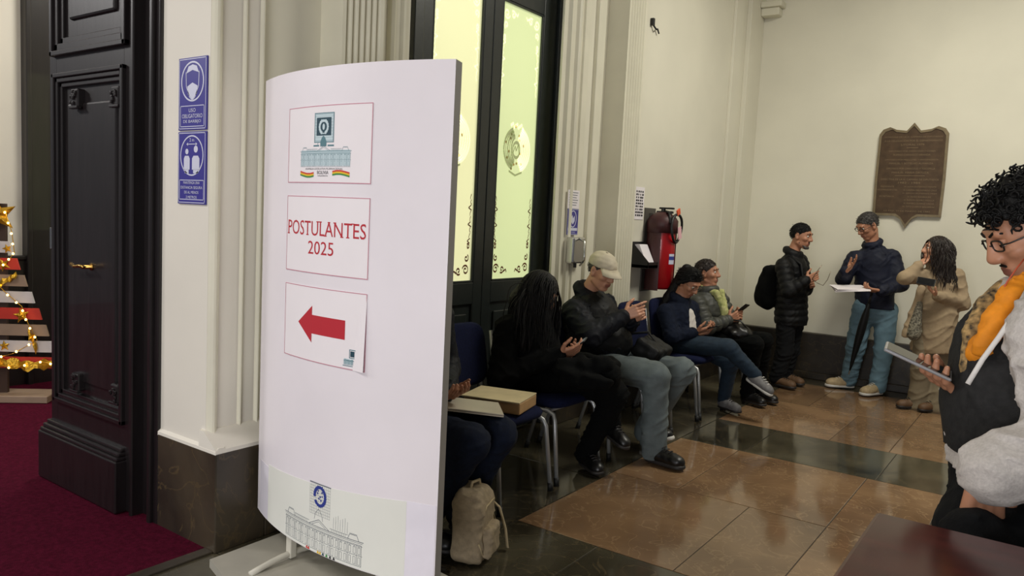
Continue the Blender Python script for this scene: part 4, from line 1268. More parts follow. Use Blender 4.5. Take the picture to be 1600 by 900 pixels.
def sdf_mesh(prims, h, k, subs=(), planes=(), disp=None):
    bs = [_bounds(p) for p in prims]
    pad = 3*h+0.01
    lo = np.min([b[0] for b in bs], 0)-pad; hi = np.max([b[1] for b in bs], 0)+pad
    n = np.ceil((hi-lo)/h).astype(int)+1
    ax = [(lo[i]+h*np.arange(n[i])).astype(np.float32) for i in range(3)]
    D = np.full(tuple(n), 0.3, np.float32)
    def block(b0, b1, m_):
        i0 = np.clip(np.floor((b0-m_-lo)/h).astype(int), 0, n); i1 = np.clip(np.ceil((b1+m_-lo)/h).astype(int)+1, 0, n)
        sl_ = tuple(slice(i0[i], i1[i]) for i in range(3))
        return sl_, ax[0][sl_[0]][:, None, None], ax[1][sl_[1]][None, :, None], ax[2][sl_[2]][None, None, :]
    for p, b in zip(prims, bs):
        sl_, X, Y, Z = block(b[0], b[1], k+2.5*h)
        d = _dist(p, X, Y, Z).astype(np.float32)
        D[sl_] = smin(D[sl_], d, k)
    if disp is not None:
        D += disp(ax[0][:, None, None], ax[1][None, :, None], ax[2][None, None, :]).astype(np.float32)*(np.abs(D) < 0.05)
    for p in subs:
        kk = 0.006
        if isinstance(p, tuple) and p[0] == 'k': kk = p[1]; p = p[2]
        b = _bounds(p); sl_, X, Y, Z = block(b[0], b[1], kk+2.5*h)
        if D[sl_].size == 0: continue
        D[sl_] = -smin(-D[sl_], _dist(p, X, Y, Z).astype(np.float32), kk)
    for (p0, nn) in planes:
        nn = nrm(nn)
        d = (ax[0][:, None, None]-p0[0])*nn[0]+(ax[1][None, :, None]-p0[1])*nn[1]+(ax[2][None, None, :]-p0[2])*nn[2]
        D = np.maximum(D, d.astype(np.float32))
    # surface nets
    s_ = D < 0
    c = np.zeros(tuple(n-1), np.int8)
    for i in (0, 1):
        for j in (0, 1):
            for l in (0, 1):
                c += s_[i:n[0]-1+i, j:n[1]-1+j, l:n[2]-1+l]
    I = np.argwhere((c > 0) & (c < 8))
    if len(I) == 0: return np.zeros((0, 3)), np.zeros((0, 4), int)
    idx = np.full(tuple(n-1), -1, np.int32); idx[I[:, 0], I[:, 1], I[:, 2]] = np.arange(len(I))
    acc = np.zeros((len(I), 3)); cnt = np.zeros(len(I))
    cor = [(i, j, l) for i in (0, 1) for j in (0, 1) for l in (0, 1)]
    for a in cor:
        for ax_ in range(3):
            if a[ax_]: continue
            b = list(a); b[ax_] = 1
            da = D[I[:, 0]+a[0], I[:, 1]+a[1], I[:, 2]+a[2]].astype(float); db = D[I[:, 0]+b[0], I[:, 1]+b[1], I[:, 2]+b[2]].astype(float)
            m_ = (da < 0) != (db < 0)
            t = np.where(m_, da/(da-db+1e-20), 0)
            q = np.tile(np.array(a, float), (len(I), 1)); q[:, ax_] = t
            acc[m_] += q[m_]; cnt[m_] += 1
    V = lo+h*(I+acc/cnt[:, None])
    Q = []
    for ax_ in range(3):
        a_ = [slice(None)]*3; b_ = [slice(None)]*3
        a_[ax_] = slice(0, n[ax_]-1); b_[ax_] = slice(1, n[ax_])
        A, B = s_[tuple(a_)], s_[tuple(b_)]
        E_ = np.argwhere(A != B)
        u, w_ = (ax_+1) % 3, (ax_+2) % 3
        ok = (E_[:, u] > 0) & (E_[:, w_] > 0) & (E_[:, u] < n[u]-1) & (E_[:, w_] < n[w_]-1)
        E_ = E_[ok]
        flip = A[E_[:, 0], E_[:, 1], E_[:, 2]]
        qs = []
        for (du, dw) in ((-1, -1), (0, -1), (0, 0), (-1, 0)):
            e = E_.copy(); e[:, u] += du; e[:, w_] += dw
            qs.append(idx[e[:, 0], e[:, 1], e[:, 2]])
        q = np.stack(qs, 1)
        q[~flip] = q[~flip][:, ::-1]
        Q.append(q)
    Q = np.vstack(Q)
    Q = Q[(Q >= 0).all(1)]
    # one round of smoothing towards neighbours
    W_ = np.zeros_like(V); cn = np.zeros(len(V))
    for k_ in range(4):
        a, b = Q[:, k_], Q[:, (k_+1) % 4]
        np.add.at(W_, a, V[b]); np.add.at(cn, a, 1); np.add.at(W_, b, V[a]); np.add.at(cn, b, 1)
    V = V*0.6+0.4*W_/np.maximum(cn, 1)[:, None]
    return V, Q
def sdf_obj(name, prims, m, parent=None, h=0.01, k=0.03, subs=(), planes=(), disp=None):
    V, Q = sdf_mesh(prims, h, k, subs, planes, disp)
    return mesh_obj(name, V, Q, m, parent, True)

# ------------------------------------------------------------------ figures
def frame_of(f, u):
    f = nrm(f); u = np.array(u, float); u = nrm(u-f*(u@f)); return f, u, np.cross(f, u)
def head_parts(c, f, u, s=1.0, jaw=1.0, nose=1.0):
    """prims, subs of a head centred on c: f forward, u up, r right"""
    f, u, r = frame_of(f, u)
    R = np.stack([r, f, u], 1)
    def p(a, b, d): return c+s*(r*a+f*b+u*d)
    P = [_ell(p(0, -0.012, 0.032), s*np.array([0.074, 0.096, 0.088]), R),
         _ell(p(0, 0.028, -0.012), s*np.array([0.064, 0.066, 0.078]), R),
         _ell(p(0, 0.030, -0.062), s*np.array([0.052*jaw, 0.056, 0.046]), R),
         _ell(p(0, 0.068, -0.096), s*np.array([0.024*jaw, 0.020, 0.018]), R),
         _cap(p(-0.048, 0.0, -0.062), p(-0.020, 0.06, -0.096), s*0.018*jaw, s*0.016), _cap(p(0.048, 0.0, -0.062), p(0.020, 0.06, -0.096), s*0.018*jaw, s*0.016),
         _cap(p(-0.034, 0.080, 0.036), p(0.034, 0.080, 0.036), s*0.013, s*0.013),
         _cap(p(0, 0.092, 0.020), p(0, 0.112*nose, -0.020), s*0.0085, s*0.012), _cap(p(-0.012, 0.098, -0.024), p(0.012, 0.098, -0.024), s*0.010, s*0.010),
         _ell(p(-0.043, 0.062, -0.016), s*np.array([0.02, 0.022, 0.018]), R), _ell(p(0.043, 0.062, -0.016), s*np.array([0.02, 0.022, 0.018]), R),
         _cap(p(-0.019, 0.083, -0.055), p(0.019, 0.083, -0.055), s*0.0085, s*0.0085), _cap(p(-0.015, 0.083, -0.067), p(0.015, 0.083, -0.067), s*0.0095, s*0.0095)]
    for sg in (-1, 1):
        P.append(_ell(p(sg*0.076, -0.008, 0.0), s*np.array([0.011, 0.019, 0.031]), R))
        P.append(_ell(p(sg*0.074, -0.002, -0.026), s*np.array([0.009, 0.010, 0.012]), R))
    Sb = [_ell(p(sg*0.031, 0.096, 0.013), s*np.array([0.017, 0.016, 0.010]), R) for sg in (-1, 1)]
    Sb += [_cap(p(-0.022, 0.096, -0.061), p(0.022, 0.096, -0.061), s*0.0014, s*0.0014)]
    Sb += [_ell(p(sg*0.083, 0.002, 0.004), s*np.array([0.005, 0.009, 0.015]), R) for sg in (-1, 1)]
    return P, Sb
def hand_parts(w, d, n, side, curl=(0.5, 0.5, 0.5, 0.5), s=1.0, thumb=(0.5, 0.75, 0.35), spread=0.0, arm=None):
    """w wrist, d direction of the palm, n where the palm faces, side = +1/-1 picks the thumb side"""
    d = nrm(d); n = np.array(n, float); n = nrm(n-d*(n@d)); t = np.cross(d, n)*side
    P = []
    for o in (-0.030, -0.010, 0.010, 0.030):
        P.append(_cap(w+t*o*0.55*s, w+d*0.082*s+t*o*s, 0.0155*s, 0.0125*s))
    P.append(_cap(w-d*0.05*s, w, 0.024*s, 0.021*s, n, 0.8) if arm is None else _cap(w+nrm(arm-w)*0.05*s, w, 0.024*s, 0.022*s))
    Ls = ((0.041, 0.025, 0.019), (0.045, 0.028, 0.020), (0.042, 0.026, 0.019), (0.033, 0.020, 0.017))
    for i, o in enumerate((0.0315, 0.0105, -0.0105, -0.0305)):
        b = w+d*0.086*s+t*o*s
        dd = nrm(d+t*(o*spread*20))
        c_ = curl[i]
        for j in range(3):
            a = c_*(0.75, 1.75, 2.6)[j]
            v = dd*math.cos(a)+n*math.sin(a)
            e = b+v*Ls[i][j]*s
            P.append(_cap(b, e, (0.0092, 0.0086, 0.0078)[j]*s, (0.0086, 0.0078, 0.0066)[j]*s))
            b = e
    b = w+d*0.022*s+t*0.024*s
    v1 = nrm(d*thumb[0]+t*thumb[1]+n*thumb[2]); e = b+v1*0.046*s
    P.append(_cap(b, e, 0.016*s, 0.0115*s))
    v2 = nrm(d*(thumb[0]+0.45)+t*(thumb[1]-0.35)+n*thumb[2]); e2 = e+v2*0.030*s
    P.append(_cap(e, e2, 0.0108*s, 0.0100*s)); e3 = e2+nrm(v2+n*0.25)*0.022*s
    P.append(_cap(e2, e3, 0.0098*s, 0.008*s))
    return P
mat('lip', (150, 94, 80), 0.5); mat('eye_white', (214, 208, 198), 0.25); mat('iris', (34, 22, 16), 0.2)
def person(label, J, skin, bf, group=None, s=1.0, hh=0.0045, hd=0.0045, bh=0.012, eyes=True, jaw=1.0, nose=1.0, hands=True, lids=False):
    """J: joints. returns the body mesh (one continuous figure) that parents hair and clothes"""
    bf = nrm(bf)
    up = nrm(J['chest']-J['pelvis'])
    P = [_cap(J['pelvis'], J['pelvis']+(J['chest']-J['pelvis'])*0.8, 0.135*s, 0.145*s, bf, 0.68), _cap(J['sR'], J['sL'], 0.05*s, 0.05*s), _cap(J['chest'], J['neck'], 0.065*s, 0.055*s)]
    for q in 'RL':
        P += [_cap(J['s'+q], J['e'+q], 0.045*s, 0.038*s), _cap(J['e'+q], J['w'+q], 0.036*s, 0.025*s)]
        P += [_cap(J['h'+q], J['k'+q], 0.070*s, 0.052*s), _cap(J['k'+q], J['a'+q], 0.048*s, 0.034*s)]
    V1, Q1 = sdf_mesh(P, bh, 0.03)
    f, u, r = frame_of(J['hf'], J.get('hu', (0, 0, 1)))
    c = J['head']
    HP, HS = head_parts(c, f, u, s, jaw, nose)
    HP += [_cap(c-f*0.022*s-u*0.055*s, J['neck'], 0.052*s, 0.056*s), _cap(J['neck'], J['neck']*0.6+J['chest']*0.4, 0.057*s, 0.06*s)]
    V2, Q2 = sdf_mesh(HP, hh, 0.014, [('k', 0.010, x) for x in HS[:2]]+HS[2:])
    parts = [(V1, Q1, 0), (V2, Q2, 0)]
    if hands:
        for q, sd in (('R', 1), ('L', -1)):
            if 'd'+q not in J: continue
            opt = J.get('o'+q, {})
            HPp = hand_parts(J['w'+q], J['d'+q], J['n'+q], opt.get('side', sd), opt.get('curl', (0.5,)*4), s*opt.get('s', 1.0), opt.get('thumb', (0.5, 0.75, 0.35)), opt.get('spread', 0), J['e'+q])
            V3, Q3 = sdf_mesh(HPp, hd, 0.005)
            parts.append((V3, Q3, 0))
    off = 0; VV = []; QQ = []; MI = []
    for V, Q, mi_ in parts:
        VV.append(V); QQ.append(Q+off); off += len(V); MI.append(np.zeros(len(Q), int))
    VV = np.vstack(VV); QQ = np.vstack(QQ); MI = np.concatenate(MI)
    cen = VV[QQ].mean(1)-c
    lx, lf, lu = cen@r/s, cen@f/s, cen@u/s
    lips = (np.abs(lx) < 0.026) & (lf > 0.078) & (np.abs(lu+0.061) < 0.0125-0.2*np.abs(lx))
    MI[lips & (np.abs(cen).max(1) < 0.2)] = 1
    o = mesh_obj('person', VV, QQ, None, None, True, mats=[skin, 'lip'], midx=MI)
    tag(o, label, 'person', group)
    if eyes:
        for sg in (-1, 1):
            e = c+s*(r*sg*0.031+f*0.0775+u*0.0135)
            b = MB(); b.lathe([(0.0005, -0.0115), (0.007, -0.009), (0.0112, -0.003), (0.0112, 0.003), (0.007, 0.009), (0.0005, 0.0115)], e, 14)
            eo = b.build('eye', 'eye_white', o, True)
            if lids:
                lp_ = [(0.0122*math.cos(t_), 0.0122*math.sin(t_)) for t_ in np.linspace(-0.35, 1.5, 8)]
                MB().lathe(lp_, e, 16, R=np.stack([r, f, u], 1)).build('eyelid', skin, eo, True)
            q = e+s*(f*0.0105-u*(0.006 if lids else 0.003))
            MB().lathe([(0.0055, -0.0015), (0.0055, 0.0005), (0.002, 0.0018)], q, 12, R=np.stack([r, np.cross(f, r), f], 1)).build('iris', 'iris', eo)
    return o
def brows(o, c, f, u, m, s=1.0, th=0.004, moustache=False, beard=False):
    f, u, r = frame_of(f, u)
    def p(a, b, d): return c+s*(r*a+f*b+u*d)
    for sg in (-1, 1):
        MB().tube([p(sg*0.012, 0.0935, 0.034), p(sg*0.03, 0.0915, 0.041), p(sg*0.05, 0.078, 0.036)], [th*0.9, th, th*0.6], 6).build('eyebrow', m, o, True)
    if moustache:
        MB().tube([p(-0.026, 0.082, -0.056), p(-0.012, 0.0935, -0.045), p(0, 0.096, -0.043), p(0.012, 0.0935, -0.045), p(0.026, 0.082, -0.056)], [0.0015, 0.003, 0.003, 0.003, 0.0015], 8).build('moustache', m, o, True)
def spectacles(name, c, f, u, m, parent=None, s=1.0, r_=0.0018, w=0.058, rnd=True):
    """rims, bridge, temples worn on a head centred on c"""
    f, u, r = frame_of(f, u)
    def p(a, b, d): return c+s*(r*a+f*b+u*d)
    mm = MB()
    for sg in (-1, 1):
        pts = []
        for k in range(17):
            a = 2*math.pi*k/16
            ca, sa = math.cos(a), math.sin(a)
            x = 0.0235*math.copysign(abs(ca)**0.6, ca); z = 0.0145*math.copysign(abs(sa)**0.6, sa)
            pts.append(p(sg*0.033+x, 0.101-abs(sg*0.033+x)*0.12, 0.010+z))
        mm.tube(pts, r_, 6)
        mm.tube([p(sg*0.057, 0.097, 0.014), p(sg*0.078, 0.085, 0.014), p(sg*0.083, 0.0, 0.012), p(sg*0.080, -0.02, -0.004)], r_*0.9, 6)
    mm.tube([p(-0.010, 0.102, 0.012), p(0, 0.106, 0.014), p(0.010, 0.102, 0.012)], r_, 6)
    return mm.build(name, m, parent, True)
def hair_cap(o, c, f, u, m, s=1.0, vol=1.0, line=(0.080, 0.062), nape=(-0.08, -0.055), extra=(), amp=0.0025, wl=0.018, h=0.005, k=0.02, subs=(), st=None):
    f, u, r = frame_of(f, u); R = np.stack([r, f, u], 1)
    def p(a, b, d): return c+s*(r*a+f*b+u*d)
    P = [_ell(p(0, -0.014, 0.034), s*vol*np.array([0.0795, 0.1015, 0.0945]), R)]
    P0 = p(0, line[0], line[1]); P1 = p(0, nape[0], nape[1]); dv = nrm(P1-P0); nn = np.cross(dv, r)
    if nn@u > 0: nn = -nn
    V, Q = sdf_mesh(P, h, k, (), [(P0, nn)], wrinkle(amp, wl, 3))
    if extra:
        V2, Q2 = sdf_mesh(list(extra), h, k, subs, (), wrinkle(amp, wl, 5))
        Q = np.vstack([Q, Q2+len(V)]); V = np.vstack([V, V2])
    kw = dict(n=620, s=s, vol=vol*0.985, line=line, nape=nape, lift=0.12, L=(0.016, 0.028), rad=0.0018)
    kw.update(st or {})
    TV, TF = strands(c, f, u, **kw)
    if len(TV):
        Q = np.vstack([Q, TF+len(V)]); V = np.vstack([V, TV])
    return mesh_obj('hair', V, Q, m, o, True)
def trousers(o, J, m, r=(0.088, 0.068, 0.062), pel=0.150, bf=(1, 0, 0), h=0.0075, amp=0.005, wl=0.06, flare=None, top=0.06, cuff=0.0, extra=()):
    bf = nrm(bf); up = nrm(J['chest']-J['pelvis'])
    P = [_cap(J['pelvis']-up*0.02, J['pelvis']+up*top, pel, pel*0.97, bf, 0.75)]
    pl_ = []
    for q in 'RL':
        hp_, kn, an = J['h'+q], J['k'+q], J['a'+q]
        e = an+nrm(an-kn)*cuff
        P += [_cap(hp_, kn, r[0], r[1]), _cap(kn, e, r[1]*0.96, r[2])]
    P += list(extra)
    return sdf_obj('trousers', P, m, o, h, 0.03, (), (), folds(amp*1.3, wl, 2))
def jacket(o, J, m, bf=(1, 0, 0), tw=(0.175, 0.18), fl=0.74, sl=(0.070, 0.060, 0.046), hem=0.0, name='jacket', h=0.0075, ribs=None, amp=0.004, wl=0.08, collar=0.0, extra=(), planes=(), subs=(), k=0.03, cuff=0.97, sleeves=True, seed=1, shr=0.058):
    bf = nrm(bf); up = nrm(J['chest']-J['pelvis'])
    rb = (ribs[0], ribs[1], 0.0) if ribs else None
    b0 = J['pelvis']-up*hem
    P = [_cap(b0, J['chest']-up*0.10, tw[0], tw[1], bf, fl, rb), _cap(J['sR'], J['sL'], shr, shr)]
    P += [_cap(J['chest']-up*0.1, J['chest']-up*0.02, tw[1]*0.85, 0.10, bf, 0.8)]
    if sleeves:
        for q in 'RL':
            S_, E_, W_ = J['s'+q], J['e'+q], J['w'+q]
            P += [_cap(S_, E_, sl[0], sl[1], None, 1, rb), _cap(E_, E_+(W_-E_)*cuff, sl[1], sl[2], None, 1, rb)]
    if collar:
        nk = J['neck']; cu = nrm(J['head']-J['neck']); cc_ = nk-cu*0.01
        a_ = nrm(np.cross(cu, bf)); b_ = np.cross(a_, cu)
        for kk in range(12):
            t0, t1 = 2*math.pi*kk/12, 2*math.pi*(kk+1)/12
            q0 = cc_+0.068*(a_*math.cos(t0)+b_*math.sin(t0)); q1 = cc_+0.068*(a_*math.cos(t1)+b_*math.sin(t1))
            P.append(_cap(q0, q1, collar, collar))
    P += list(extra)
    return sdf_obj(name, P, m, o, h, k, subs, planes, folds(amp*1.2, wl*0.8, seed))
def shoe(o, ankle, toe, m, ms, up=(0, 0, 1), s=1.0, w=0.043, high=0.0, h=0.007):
    a = np.array(ankle, float); t = np.array(toe, float); up = nrm(up)
    d = t-a; d = nrm(d-up*(d@up)); u = up
    heel = a-u*0.075*s-d*0.055*s
    L = 0.265*s
    tip = heel+d*L
    P = [_cap(heel+d*0.045*s+u*0.040*s, tip-d*0.050*s+u*0.034*s, w*s*0.95, w*s*1.02, u, 0.85), _cap(a-u*0.015*s, heel+d*0.07*s+u*0.05*s, 0.046*s, 0.044*s),
         _cap(heel+d*0.075*s+u*0.062*s, tip-d*0.075*s+u*0.040*s, w*s*0.86, w*s*0.8)]
    if high: P.append(_cap(a, a+u*high, 0.047*s, 0.049*s))
    so = sdf_obj('shoe', P, m, o, h, 0.025, (), [(heel+u*0.014*s, -u)], wrinkle(0.0015, 0.05, 4))
    lp = [_cap(heel+d*0.045*s+u*0.012*s, tip-d*0.048*s+u*0.012*s, w*s*1.0, w*s*1.10, u, 0.6)]
    sdf_obj('sole', lp, ms, so, h, 0.01, (), [(heel+u*0.0, -u), (heel+u*0.026*s, u)])
    lc = MB()
    sd = np.cross(u, d)
    for kk in range(4):
        q = heel+d*(0.125+0.022*kk)*s+u*(0.098-0.008*kk)*s
        lc.tube([q-sd*0.022*s, q+u*0.006*s, q+sd*0.022*s], 0.0035*s, 5)
    lc.build('laces', ms if ms != m else 'black_rubber', so, True)
    return so
def phone(label, c, d, n, m='black_plastic', L=0.15, w=0.072, screen=None):
    """handset centred on c, long axis d, screen facing n"""
    d = nrm(d); n = np.array(n, float); n = nrm(n-d*(n@d)); t = np.cross(d, n)
    R = np.stack([t, d, n], 1)
    r_ = MB().obox(c, (w/2, L/2, 0.0042), R, 0.0035).build('phone', m)
    MB().obox(np.array(c)+n*0.0042, (w/2-0.004, L/2-0.005, 0.0006), R, 0).build('screen', screen or 'screen_dark', r_)
    return tag(r_, label, 'phone')
mat('screen_dark', (20, 22, 26), 0.08); mat('screen_lit', (120, 130, 130), 0.2, emit=0.35)
mat('silver_case', (150, 150, 152), 0.3, 0.4)
# ------------------------------------------------------------------ materials of the people
mat('skin_a', (180, 128, 98), 0.5, var=0.05, scale=25, bump=0.04, bscale=90)
mat('skin_b', (174, 122, 94), 0.5, var=0.05, scale=25, bump=0.04, bscale=90)
mat('skin_c', (194, 142, 114), 0.5, var=0.05, scale=25, bump=0.04, bscale=90)
mat('hair_black', (9, 8, 7), 0.6, spec=0.3, var=0.3, scale=60, stretch=(3, 3, 0.6), bump=0.3, bscale=80)
mat('hair_brown', (40, 30, 25), 0.45, var=0.3, scale=60, stretch=(3, 3, 0.6), bump=0.3, bscale=80)
mat('hair_grey', (62, 58, 56), 0.5, var=0.35, scale=80, bump=0.3, bscale=90)
mat('black_cloth', (5, 6, 6), 0.95, spec=0.15, var=0.2, scale=30, bump=0.25, bscale=60)
mat('black_nylon', (10, 11, 12), 0.6, spec=0.25, var=0.15, scale=25, bump=0.15, bscale=50)
mat('navy_nylon', (12, 15, 23), 0.65, spec=0.25, var=0.2, scale=18, bump=0.15, bscale=45)
mat('denim_dark', (17, 24, 40), 0.9, spec=0.2, var=0.2, scale=40, bump=0.15, bscale=140)
mat('denim_blue', (19, 38, 54), 0.85, var=0.2, scale=25, bump=0.15, bscale=140)
mat('denim_grey', (88, 97, 98), 0.85, var=0.18, scale=14, bump=0.15, bscale=140)
mat('denim_light', (96, 124, 138), 0.85, var=0.16, scale=12, bump=0.15, bscale=140)
mat('olive_nylon', (60, 61, 55), 0.55, var=0.15, scale=25, bump=0.15, bscale=50)
mat('beige_knit', (156, 136, 108), 0.9, var=0.08, scale=30, bump=0.2, bscale=160)
mat('beige_cloth', (122, 110, 88), 0.9, var=0.08, scale=20, bump=0.12, bscale=100)
mat('cap_cloth', (196, 186, 164), 0.85, var=0.08, scale=20, bump=0.12, bscale=120)
mat('white_cloth', (206, 202, 196), 0.85, var=0.05, scale=20, bump=0.12, bscale=90)
mat('hoodie_grey', (196, 190, 184), 0.92, var=0.10, scale=160, bump=0.2, bscale=220)
mat('navy_cloth', (24, 28, 44), 0.65, spec=0.25, var=0.2, scale=18, bump=0.15, bscale=45)
mat('vest_dark', (42, 42, 42), 0.85, spec=0.2, var=0.2, scale=60, bump=0.2, bscale=160)
mat('trouser_dark', (18, 19, 21), 0.9, spec=0.2, var=0.2, scale=60, bump=0.2, bscale=160)
mat('scarf_orange', (232, 142, 20), 0.75, var=0.12, scale=40)
mat('scarf_print', (40, 34, 28), 0.8, rgb2=(206, 170, 110), scale=55, detail=2)
mat('scarf_green', (156, 164, 96), 0.85, rgb2=(190, 186, 130), scale=30)
mat('leopard', (56, 52, 44), 0.85, rgb2=(140, 134, 116), scale=70, detail=2)
mat('shoe_black', (10, 9, 9), 0.4); mat('shoe_grey', (104, 102, 102), 0.7, var=0.2, scale=50); mat('shoe_tan', (166, 146, 112), 0.75, var=0.12, scale=40)
mat('shoe_brown', (92, 66, 42), 0.65, var=0.15, scale=30); mat('sole_white', (200, 198, 192), 0.6); mat('sole_dark', (34, 30, 28), 0.6)
mat('cord_white', (224, 220, 214), 0.7); mat('lanyard_red', (190, 84, 54), 0.6)
mat('glasses_dark', (26, 22, 20), 0.3); mat('glasses_metal', (120, 110, 96), 0.3, 0.8)

def zfix(p, z): q = np.array(p, float); q[2] = z; return q
V3 = lambda *a: np.array(a, float)

# ---- person in the pale cap, seated ---------------------------------------------------------------------
Y0 = 4.54
J = dict(pelvis=V3(-2.50, Y0, 0.585), chest=PY(920, 478, Y0), neck=PY(920, 455, Y0), head=PY(940, 424, Y0-0.02), hf=(0.90, -0.22, -0.36),
 sR=PY(897, 487, Y0-0.19), sL=PY(945, 477, Y0+0.19), eR=PY(923, 524, Y0-0.29), eL=PY(962, 528, Y0+0.26), wR=PY(976, 493, Y0-0.10), wL=PY(990, 497, Y0+0.08),
 hR=V3(-2.42, Y0-0.10, 0.56), hL=V3(-2.42, Y0+0.10, 0.56), kR=PY(1026, 588, Y0-0.15), kL=PY(1066, 580, Y0+0.16),
 aR=zfix(PY(1022, 690, Y0-0.13), 0.095), aL=zfix(PY(1008, 676, Y0+0.16), 0.11))
J['dR'] = nrm(PY(1006, 481, Y0-0.06)-J['wR']); J['nR'] = V3(0.2, 0.9, 0.2); J['oR'] = dict(curl=(0.35, 0.75, 0.8, 0.8))
J['dL'] = nrm(PY(1008, 487, Y0+0.04)-J['wL']); J['nL'] = V3(0.2, -0.9, -0.1); J['oL'] = dict(curl=(0.7, 0.8, 0.8, 0.8))
BF = V3(1, -0.05, 0)
o = person('seated person in pale cap, dark padded jacket and grey jeans, hands raised', J, 'skin_c', BF, 'people waiting on the chairs', jaw=1.08)
c, f, u = J['head'], nrm(J['hf']), V3(0, 0, 1)
hair_cap(o, c, f, u, 'hair_grey', 1.0, 0.97, line=(0.02, 0.02), nape=(-0.08, -0.06), st=dict(n=200, L=(0.012, 0.02), grav=0.6))
fr, ur, rr_ = frame_of(f, u); Rh = np.stack([rr_, fr, ur], 1)
cp_ = sdf_obj('cap', [_ell(c+ur*0.052-fr*0.010, (0.088, 0.106, 0.082), Rh)], 'cap_cloth', o, 0.006, 0.01, (), [(c+ur*0.040+fr*0.02, -ur+fr*0.10)], wrinkle(0.002, 0.05, 8))
bl = []
for k in range(11):
    a = math.radians(-62+12.4*k)
    rim_ = c+ur*(0.050)+rr_*0.086*math.sin(a)+fr*(0.100*math.cos(a)-0.006)
    ext = rim_+fr*0.075*math.cos(a*0.9)+ur*(-0.022-0.02*abs(math.sin(a)))
    bl += [rim_+ur*0.004, ext+ur*0.002, ext-ur*0.002, rim_-ur*0.002]
bf_ = []
for k in range(10):
    for q in range(4): bf_.append((4*k+q, 4*k+4+q, 4*k+4+(q+1) % 4, 4*k+(q+1) % 4))
bf_ += [(0, 1, 2, 3), (43, 42, 41, 40)]
mesh_obj('visor', bl, bf_, 'cap_cloth', cp_, True)
MB().lathe([(0.008, 0), (0.006, 0.006), (0.001, 0.008)], c+ur*0.132-fr*0.010, 10).build('button', 'cap_cloth', cp_, True)
brows(o, c, f, u, 'hair_grey')
trousers(o, J, 'denim_grey', (0.098, 0.082, 0.076), 0.165, BF, amp=0.007, wl=0.11, cuff=0.0)
jk = jacket(o, J, 'navy_nylon', BF, (0.20, 0.20), 0.86, (0.082, 0.072, 0.052), 0.0, ribs=None, amp=0.006, wl=0.07, collar=0.034, extra=[_ell(J['pelvis']+V3(0.09, 0, 0.10), (0.15, 0.17, 0.14))], cuff=0.93)
# quilted body warmer over the jacket
jacket(o, J, 'black_nylon', BF, (0.208, 0.205), 0.88, hem=-0.02, name='vest', ribs=(0.085, 0.012), sleeves=False, amp=0.003, extra=[_ell(J['pelvis']+V3(0.095, 0, 0.12), (0.155, 0.175, 0.14))],
 subs=[('k', 0.02, _cap(J['sR']+V3(0, -0.06, -0.02), J['sR']+V3(0.0, -0.10, -0.30), 0.10, 0.08)), ('k', 0.02, _cap(J['sL']+V3(0, 0.06, -0.02), J['sL']+V3(0.0, 0.10, -0.30), 0.10, 0.08))])
shoe(o, J['aR'], J['aR']+V3(1, -0.12, 0), 'shoe_black', 'sole_dark', s=1.08)
shoe(o, J['aL'], J['aL']+V3(0.95, -0.2, 0), 'shoe_black', 'sole_white', s=1.05, up=nrm((-0.35, 0, 1)))
sb = empty('shoulder_bag', PY(1020, 545, Y0+0.1)); tag(sb, 'black shoulder bag resting against the person in the pale cap', 'bag')
q = PY(1018, 548, Y0+0.12)
sdf_obj('bag_body', [_box(q, (0.07, 0.10, 0.045), np.array(Matrix.Rotation(0.5, 3, 'Y')), 0.02)], 'black_nylon', sb, 0.008, 0.02, (), (), wrinkle(0.004, 0.05, 2))
MB().tube([q+V3(0.05, 0.0, 0.03), q+V3(-0.03, 0, 0.12), J['chest']+V3(0.18, 0.05, -0.18)], 0.008, 8).build('strap', 'black_nylon', sb, True)

# ---- person dressed in black, seated ---------------------------------------------------------------------
Y0 = 3.88
J = dict(pelvis=V3(-2.53, Y0, 0.575), chest=PX(825, 503, -2.53), neck=PX(832, 483, -2.50), head=PX(842, 458, -2.46), hf=(0.86, 0.20, -0.55),
 hR=V3(-2.45, Y0-0.09, 0.55), hL=V3(-2.45, Y0+0.09, 0.55))
J['chest'][1] += 0.0
cy = J['chest'][1]
J.update(sR=J['chest']+V3(-0.02, -0.17, -0.03), sL=J['chest']+V3(0, 0.17, -0.02), eR=J['chest']+V3(-0.02, -0.23, -0.30), eL=J['chest']+V3(0.02, 0.24, -0.29),
 wR=PY(873, 553, Y0-0.12), wL=PY(884, 556, Y0+0.02), kR=V3(-2.06, Y0+0.02, 0.62), kL=V3(-2.06, Y0+0.12, 0.50), aL=zfix(PY(916, 705, Y0+0.14), 0.09), aR=PY(955, 664, Y0+0.22))
J['dR'] = nrm(PY(893, 549, Y0-0.08)-J['wR']); J['nR'] = V3(0.1, 0.7, 0.7); J['oR'] = dict(curl=(0.5, 0.55, 0.6, 0.65))
J['dL'] = nrm(PY(900, 551, Y0-0.04)-J['wL']); J['nL'] = V3(0.1, -0.7, 0.7); J['oL'] = dict(curl=(0.5, 0.55, 0.6, 0.65))
o = person('seated person dressed all in black with long dark hair, looking down', J, 'skin_b', BF, 'people waiting on the chairs')
c, f, u = J['head'], nrm(J['hf']), V3(0, 0, 1)
fr, ur, rr_ = frame_of(f, u)
def hp(a, b, d): return c+rr_*a+fr*b+ur*d
ex_ = [_cap(hp(0, -0.055, 0.02), hp(0, -0.07, -0.10), 0.075, 0.065), _cap(hp(0, -0.07, -0.10), J['chest']+V3(-0.10, 0, -0.04), 0.062, 0.05)]
